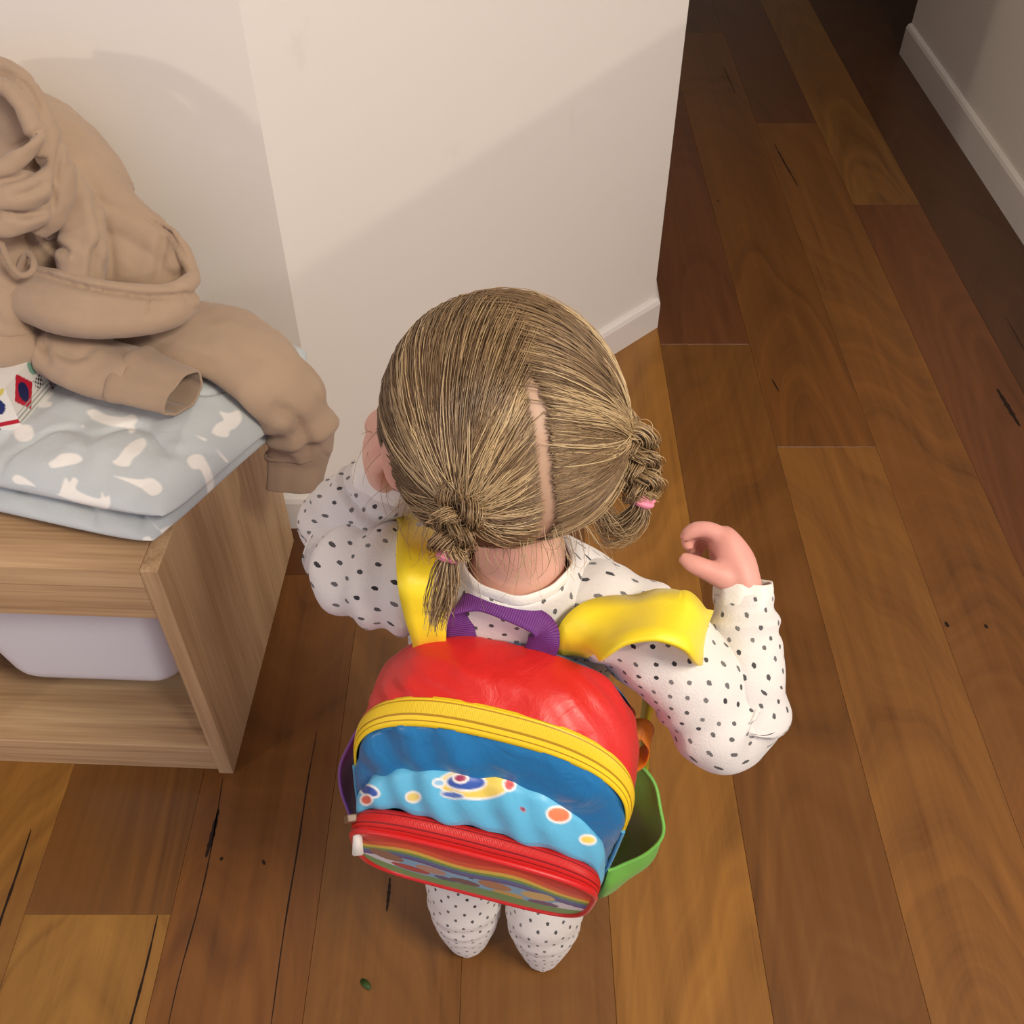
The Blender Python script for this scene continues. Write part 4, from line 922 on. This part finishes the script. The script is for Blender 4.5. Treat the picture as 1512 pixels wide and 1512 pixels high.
def shell(name, G, mat, par, crumple=0.0, seed=0, capA=False, capB=False, sel=None, flip=False, solid=0.0, colf=None, uvf=None, fold=None):
    """mesh from a ring grid (m,NB,3) in bag space; sel = slice of ring indices for open strips"""
    G = G.copy()
    wrap = sel is None
    if sel is not None: G = G[:, sel]
    m, n, _ = G.shape
    if crumple or fold is not None:
        N = unit(np.cross(np.gradient(G, axis=0), np.gradient(G, axis=1)))*(-1 if not flip else 1)
        P = G.reshape(-1, 3); d = crumple*(nz(P, 24, seed)+.5*nz(P, 60, seed+5)) if crumple else 0
        d = np.reshape(d, (m, n)) if crumple else np.zeros((m, n))
        if fold is not None: d = d+fold(G)
        G = G+N*d[..., None]
    V = b2w(G.reshape(-1, 3)); F = grid_faces(m, n, wrap)
    if flip: F = [tuple(reversed(f)) for f in F]
    uu, vv = np.meshgrid(np.linspace(0, 1, m), np.linspace(0, 1, n), indexing='ij'); L = np.linalg.norm(np.diff(G[m//2], axis=0), axis=1).sum()
    UV = np.stack([vv*L, uu], -1).reshape(-1, 2)
    if capA: F.append(tuple(range(n)) if flip else tuple(reversed(range(n))))
    if capB: F.append(tuple(reversed(range((m-1)*n, m*n))) if flip else tuple(range((m-1)*n, m*n)))
    me = mesh(name, V, F); set_uv(me, UV)
    if colf is not None: set_col(me, colf(V))
    o = under(link(name, me, mat), par)
    if solid: s = o.modifiers.new('t', 'SOLIDIFY'); s.thickness = solid; s.offset = -1
    return o
HW = .107
# main compartment: back (y=.055) -> zip (y~0) -> blue front
kb = [(.058, HW-.012, -.128, .126, .03, 2.6, 4.5), (.052, HW-.003, -.135, .134, .03, 2.6, 4.5), (.036, HW+.001, -.137, .138, .03, 2.6, 4.5), (.016, HW+.002, -.136, .137, .03, 2.6, 4.5), (-.002, HW+.001, -.135, .129, .03, 2.6, 4.5)]
back = shell('back_panel', rings([(.052, HW-.004, -.134, .133, .03, 2.6, 4.5), (.058, HW-.012, -.128, .126, .03, 2.6, 4.5), (.060, .06, -.08, .08, .02, 2.4, 3), (.060, .01, -.01, .012, 0, 2, 2)], 14), N_BLUE, pack, flip=True)
def redfold(G):
    x, y, z = G[..., 0], G[..., 1], G[..., 2]
    w = np.exp(-((x+.075)/.045)**2)*np.clip(z/.06, 0, 1)
    return .0018*w*np.sin(x*230+z*150+y*320+2*np.sin(x*60))*np.exp(-((y-.002)/.016)**2)+.0007*np.exp(-((x-.06)/.05)**2)*np.sin(x*150+y*260)*np.clip(z/.06, 0, 1)-.0020*np.exp(-((y-.018+.22*(x+.03))/.006)**2)*np.exp(-((x+.045)/.03)**2)*np.clip(z/.06, 0, 1)
top = shell('top_gusset', rings(kb, 26), N_RED, pack, .0024, 3, fold=redfold)
i0, i1 = int(NB*.235), int(NB*.765)
ZS = slice(i0, i1+1)
zipb = shell('zip_band', rings([(-.001, HW+.0020, -.135, .1295, .03, 2.6, 4.5), (-.005, HW+.0036, -.135, .1290, .03, 2.6, 4.5), (-.012, HW+.0026, -.135, .1220, .03, 2.6, 4.5), (-.0175, HW-.0002, -.134, .1130, .03, 2.6, 4.5)], 12), Z_YEL, pack, sel=ZS, solid=.0015)
fr = shell('lower_gusset', rings([(-.001, HW-.001, -.135, .1255, .03, 2.6, 4.5), (-.010, HW-.0025, -.135, .1185, .03, 2.6, 4.5), (-.0175, HW-.0030, -.1335, .1100, .03, 2.6, 4.5)], 10), N_BLUE, pack)
def bluefold(G):
    x, z = G[..., 0], G[..., 2]
    return .0030*np.exp(-((z-.085)/.018)**2)*np.sin(x*62+.9)+.0018*np.sin(x*150+z*90)*np.exp(-((x+.06)/.06)**2)
front = shell('front_panel', rings([(-.0165, HW-.0015, -.1335, .1135, .03, 2.6, 4.5), (-.0210, HW-.0030, -.131, .106, .028, 2.6, 4.5), (-.0255, HW-.009, -.125, .093, .022, 2.5, 4), (-.0285, HW-.022, -.114, .074, .012, 2.4, 3.6), (-.0295, HW-.05, -.08, .045, 0, 2.2, 3), (-.0295, .01, -.02, .005, 0, 2, 2)], 46), N_BLUE, pack, .0022, 9, fold=bluefold)
# light blue piping round the front edge
bez('piping', [b2w(ring3(-.0175, HW+.0002, -.1345, .1135, .03, 2.6, 4.5))[int(NB*.02):int(NB*.30)], b2w(ring3(-.0175, HW+.0002, -.1345, .1135, .03, 2.6, 4.5))[int(NB*.70):int(NB*.98)]], .0017, mat_nylon('light_blue_piping', (70, 160, 205), .4, .1), None)
pip = bpy.data.objects['piping']; under(pip, pack)

# ---- front pocket
PW = .1000
def pocket_cols(V):
    p = W2P(V); c = np.tile(np.array(srgb(98, 186, 222)[:3]), (len(V), 1))
    def ell(cx, cy, rx, ry, col, rot=0.0, half=None, edge=3.2):
        a = math.radians(rot); dx, dy = p[:, 0]-cx, p[:, 1]-cy; x = dx*math.cos(a)+dy*math.sin(a); y = -dx*math.sin(a)+dy*math.cos(a)
        def f(ex):
            rr = np.sqrt((x/(rx+ex))**2+(y/(ry+ex))**2); return np.clip(.5+(1-rr)*min(rx+ex, ry+ex)/1.6, 0, 1)[:, None]
        c[:] = c*(1-f(edge))+np.array(srgb(244, 240, 232)[:3])*f(edge); c[:] = c*(1-f(0))+np.array(srgb(*col)[:3])*f(0)
    # bathtub-like boat shape, lettering-free
    ell(700, 1158, 50, 20, (236, 208, 96), 2); 
    ell(752, 1158, 7, 8, (196, 40, 48)); ell(688, 1155, 28, 11, (52, 88, 170), 2); ell(680, 1149, 9, 5, (160, 50, 88)); ell(668, 1174, 16, 4, (86, 116, 186), 8, edge=2)
    ell(648, 1156, 7, 4, (150, 196, 228), 0)
    ell(545, 1168, 14, 6.5, (44, 84, 168), 22); ell(541, 1181, 7, 6, (234, 112, 92)); ell(610, 1177, 9, 6, (240, 214, 120)); ell(784, 1152, 9, 8, (200, 36, 50)); ell(772, 1195, 5, 3, (150, 60, 90), 35, edge=0)
    ell(825, 1203, 16, 10, (240, 128, 84), 8); ell(868, 1240, 10, 5, (244, 206, 92), 6)
    return c
def pfold(G):
    x, z = G[..., 0], G[..., 2]; return .0022*np.sin(x*88+1.1)*np.exp(-((z-.045)/.03)**2)+.0012*np.sin(x*210+z*120)
pk = [(-.0255, PW, -.128, .077, -.03, 2.5, 4.5), (-.033, PW+.002, -.1285, .073, -.03, 2.5, 4.5), (-.041, PW+.001, -.128, .058, -.03, 2.6, 4.5), (-.0455, PW, -.1275, .041, -.03, 2.7, 4.5), (-.0460, PW-.001, -.127, .030, -.03, 2.8, 4.5)]
NB0 = NB; NB = 520
pocket = shell('front_pocket', rings(pk, 60), N_LBLUE, pack, .0013, 21, colf=pocket_cols, fold=pfold); pocket['label'] = 'light blue pocket with spots and a yellow and blue print'
NB = NB0
pz = [(-.0452, PW-.0005, -.128, .0290, -.03, 2.8, 4.5), (-.050, PW+.0012, -.128, .031, -.03, 2.8, 4.5), (-.057, PW+.0012, -.128, .028, -.03, 2.8, 4.5), (-.063, PW-.0012, -.128, .019, -.03, 2.8, 4.5)]
zp = shell('pocket_zip', rings(pz, 14), Z_RED2, pocket, .0005, 2, sel=slice(int(NB*.20), int(NB*.80)+1), solid=.0014)
pl = shell('pocket_gusset', rings([(-.0450, PW-.001, -.127, .027, -.03, 2.8, 4.5), (-.054, PW-.0005, -.1285, .0275, -.03, 2.8, 4.5), (-.0635, PW-.0018, -.1285, .018, -.03, 2.8, 4.5)], 8), mat_nylon('red_gusset', (196, 26, 26), .45, .2), pocket)
# printed panel: hills, sky and a rainbow; soft plain patches where the print's figures stand
def panel_cols(V):
    L = (V-BPV)@BRM; x, z = L[:, 0], L[:, 2]; n = len(V)   # print laid out in the bag's own frame
    sky, grn = np.array(srgb(126, 190, 222)[:3]), np.array(srgb(96, 168, 84)[:3])
    c = np.tile(sky, (n, 1)); u = x/PW
    hill = -.092+.012*u*u+.006*np.sin(u*5+1); arch = .016-.030*np.abs(u)**2.4-.006*np.cos(u*7+.6)
    cloud = (((u+.80)/.20)**2+((z+.076)/.017)**2 < 1) | (((u-.84)/.16)**2+((z+.080)/.016)**2 < 1)
    c[cloud] = srgb(232, 232, 236)[:3]
    bands = [(216, 40, 30), (240, 84, 30), (246, 206, 66), (110, 166, 72), (62, 104, 170), (92, 62, 136)]
    w = [.016, .011, .009, .008, .010, .007]; t0 = np.zeros(n)
    dd = arch-z; e = -.05
    for b, ww in zip(bands, w):
        lo = e; hi = (0 if e < 0 else e)+ww; k = (dd >= lo) & (dd < hi) & (z > hill-.002); c[k] = srgb(*b)[:3]; e = hi
    blobs = [(-.72, -.056, .15, .015, (150, 104, 78)), (-.52, -.080, .17, .011, (190, 42, 44)), (-.34, -.062, .13, .013, (196, 150, 128)), (-.22, -.084, .10, .009, (62, 72, 128)), (-.05, -.076, .13, .012, (110, 70, 76)),
             (.20, -.058, .14, .015, (190, 128, 80)), (.32, -.082, .14, .011, (222, 178, 70)), (.56, -.060, .14, .015, (226, 190, 110)), (.62, -.086, .13, .010, (104, 66, 122))]
    for bu, bz, ru, rz, col in blobs: c[((u-bu)/ru)**2+((z-bz)/rz)**2 < 1] = srgb(*col)[:3]
    c[(z < hill)] = grn
    return c
def panel():
    n, m = 260, 110; o = outline(n, PW-.0022, -.1285, .0172, -.03, 2.8, 4.5)
    R = np.linspace(1, 0.02, m); G = np.stack([np.stack([o[:, 0]*r, -.0592-.0075*(1-r**3), -.052+(o[:, 1]+.052)*r], 1) if False else np.column_stack([o[:, 0]*r, np.full(n, -.0632-.0060*(1-r**2.5)), -.052+(o[:, 1]+.052)*r]) for r in R])
    V = b2w(G.reshape(-1, 3)); F = grid_faces(m, n, True)+[tuple(range((m-1)*n, m*n))]
    me = mesh('print_panel', V, F); set_col(me, panel_cols(V)); ob = under(link('print_panel', me, N_PRINT), pocket); ob['label'] = 'printed panel with a rainbow over a green hill'; return ob
panel()
po = outline(NB, PW-.0012, -.1292, .0178, -.03, 2.8, 4.5); ppi = np.column_stack([po[:, 0], np.full(NB, -.0638), po[:, 1]])
pq = bez('panel_piping', [b2w(ppi)], .0024, N_REDP, None, cyclic=True); under(pq, pocket)
# pocket zip puller on the left
bm = bmesh.new(); bmesh.ops.create_cube(bm, size=1)
for v in bm.verts: v.co = Vector((v.co.x*.0075*(1.2 if v.co.z < 0 else .8), v.co.y*.0024, v.co.z*.027))
bmesh.ops.bevel(bm, geom=bm.edges[:], offset=.0009, segments=2, affect='EDGES')
pu = link('zip_puller', bm_mesh('zip_puller', bm), M_METAL); _q = b2w((-PW-.004, -.060, -.020)); pu.location = Vector(at(528, 1240, y=_q[1]-.009)); pu.rotation_euler = (-.6, .12, .15); under(pu, pocket); pu['label'] = 'white zip puller'
sl = box('zip_slider', (-.004, -.003, -.006), (.004, .003, .006), NT('steel_slider', .3, .6).base(srgb(120, 96, 74)).m, None, .001); sl.location = Vector(b2w((-PW-.001, -.054, -.004))); sl.rotation_euler = (.4, .3, .3); under(sl, pocket)

# ---- side pockets (open at the top, floppy)
def side_pocket(name, sgn, mat, matin, top, bulge):
    nu, nv = 34, 30; G = np.zeros((nu, nv, 3))
    for i, u in enumerate(np.linspace(0, 1, nu)):          # u: front -> back
        for j, v in enumerate(np.linspace(0, 1, nv)):      # v: bottom -> top rim
            z = -.132+(top-.004+.058*u**1.5+.132)*v+(.010*math.sin(u*PI) if v > .5 else 0)*(v-.5)*2
            y = -.022+.076*u
            out = bulge*math.sin(u*PI)**.75*(.35+.65*math.sin(min(1, v*1.10)*PI*.5))*(1.0+.10*math.sin(u*9+v*5))
            xs = HW*1.004-(.010*(1-min(1, v*5))**2); G[i, j] = (sgn*(xs+out), y+.005*math.sin(v*6+sgn), z)
    N = unit(np.cross(np.gradient(G, axis=0), np.gradient(G, axis=1))); P = G.reshape(-1, 3); G = G+N*(.002*nz(P, 36, 4+sgn)).reshape(nu, nv)[..., None]
    V = b2w(G.reshape(-1, 3)); F = grid_faces(nu, nv); me = mesh(name, V, F); me.materials.append(mat); me.materials.append(matin)
    pc = np.tile(np.array(srgb(46, 104, 74)[:3]), (len(V), 1)); set_col(me, pc)
    o = link(name, me); s = o.modifiers.new('t', 'SOLIDIFY'); s.thickness = .0014; s.offset = 0; s.material_offset = 0
    under(o, pack)
    rim = bez('pocket_binding', [b2w(G[:, -1])], .0016, mat, None); under(rim, o); return o
side_pocket('side_pocket', 1, N_GRN, N_GRNI, -.046, .036)['label'] = 'green side pocket with an open floppy top'
side_pocket('side_pocket', -1, N_PURP, N_GRNI, -.056, .021)['label'] = 'purple side pocket'

# ---- handle, straps, loop (world space)
def rib(name, path, wd, width, th, mat, par, n=48, arch=0.0):
    V, F, U = ribbon(path, wd, width, th, n, arch); return wmesh(name, (V, F, U), mat, par)
def mat_webbing():
    k = NT('purple_ribbed_webbing', .6, .3); uv = k.coord('UV'); sp = k.n.new('ShaderNodeSeparateXYZ'); k.t.links.new(uv, sp.inputs[0])
    w = k.math('SINE', k.math('MULTIPLY', sp.outputs[1], 3600)); k.base(k.mix(k.math('ADD', .5, k.math('MULTIPLY', w, .5)), srgb(92, 40, 106), srgb(122, 62, 138))); k.bump(w, .35, .0008); return k.m
rib('handle', [at(682, 948, z=.628), at(676, 925, z=.642), at(672, 898, z=.660), at(706, 886, z=.671), at(752, 900, z=.672), at(798, 922, z=.663), at(803, 945, z=.646), at(797, 966, z=.628)],
    [(1, -.1, 0), (1, .0, 0), (.75, .8, .15), (.15, 1, .1), (.30, 1, .15), (.55, .95, .1), (.9, -.2, -.2), (1, -.2, -.2)], [.0245, .0245, .022, .0185, .0185, .020, .0235, .0235], .0018, mat_webbing(), pack, 70)
strapR = rib('shoulder_strap', [at(846, 968, z=.617), at(849, 952, z=.638), at(864, 938, z=.652), at(892, 926, z=.665), at(932, 914, z=.677), at(975, 907, z=.684), at(1014, 918, z=.680), at(1035, 940, z=.655), (.146, .478, .625), (.136, .492, .585), (.120, .504, .53), (.118, .502, .47), (.119, .482, .42), (.098, .455, .392)],
    [(1, -.05, -.15), (1, -.25, -.05), (.8, -.65, .1), (.40, -.95, .25), (.05, -1, .4), (-.1, -1, .25), (-.25, -1, .1), (-.3, -1, 0), (-.3, -1, 0), (-.2, -1, 0), (0, -1, .1), (0, -1, .1), (0, -.9, .3), (0, -.6, .8)], [.028, .032, .040, .050, .056, .057, .052, .042, .036, .034, .032, .028, .024, .022], .004, N_YEL, pack, 90, .0012)
strapL = rib('shoulder_strap', [at(634, 962, z=.612), at(633, 940, z=.638), at(629, 912, z=.660), at(624, 870, z=.688), at(621, 832, z=.696), at(621, 798, z=.693), at(622, 778, z=.672), (-.086, .598, .635), (-.074, .612, .56), (-.082, .602, .49), (-.100, .545, .43), (-.110, .468, .41)],
    [(1, .0, -.05), (1, 0, 0), (1, 0, -.1), (1, 0, -.2), (1, 0, -.25), (1, 0, -.2), (1, 0, -.1), (1, 0, 0), (1, 0, 0), (.8, -.6, .1), (.3, -.9, .5), (0, -.6, .8)], [.024, .026, .030, .034, .035, .035, .034, .032, .03, .027, .024, .022], .004, N_YEL, pack, 80, .001)
rib('webbing_loop', [at(922, 1092, z=.520), at(938, 1078, z=.530), at(952, 1078, z=.530), at(960, 1094, z=.520), at(953, 1112, z=.506), at(940, 1124, z=.496), at(928, 1132, z=.488)], [(.2, .9, .5)]*7, .017, .0014, N_ORG, pack, 40)
rib('strap_tail', [at(916, 1046, z=.520), at(926, 1054, z=.512), at(934, 1066, z=.500), at(930, 1080, z=.49)], [(.2, .9, .5)]*4, .016, .0014, mat_nylon('red_webbing', (206, 66, 36), .5, .1), pack, 24)
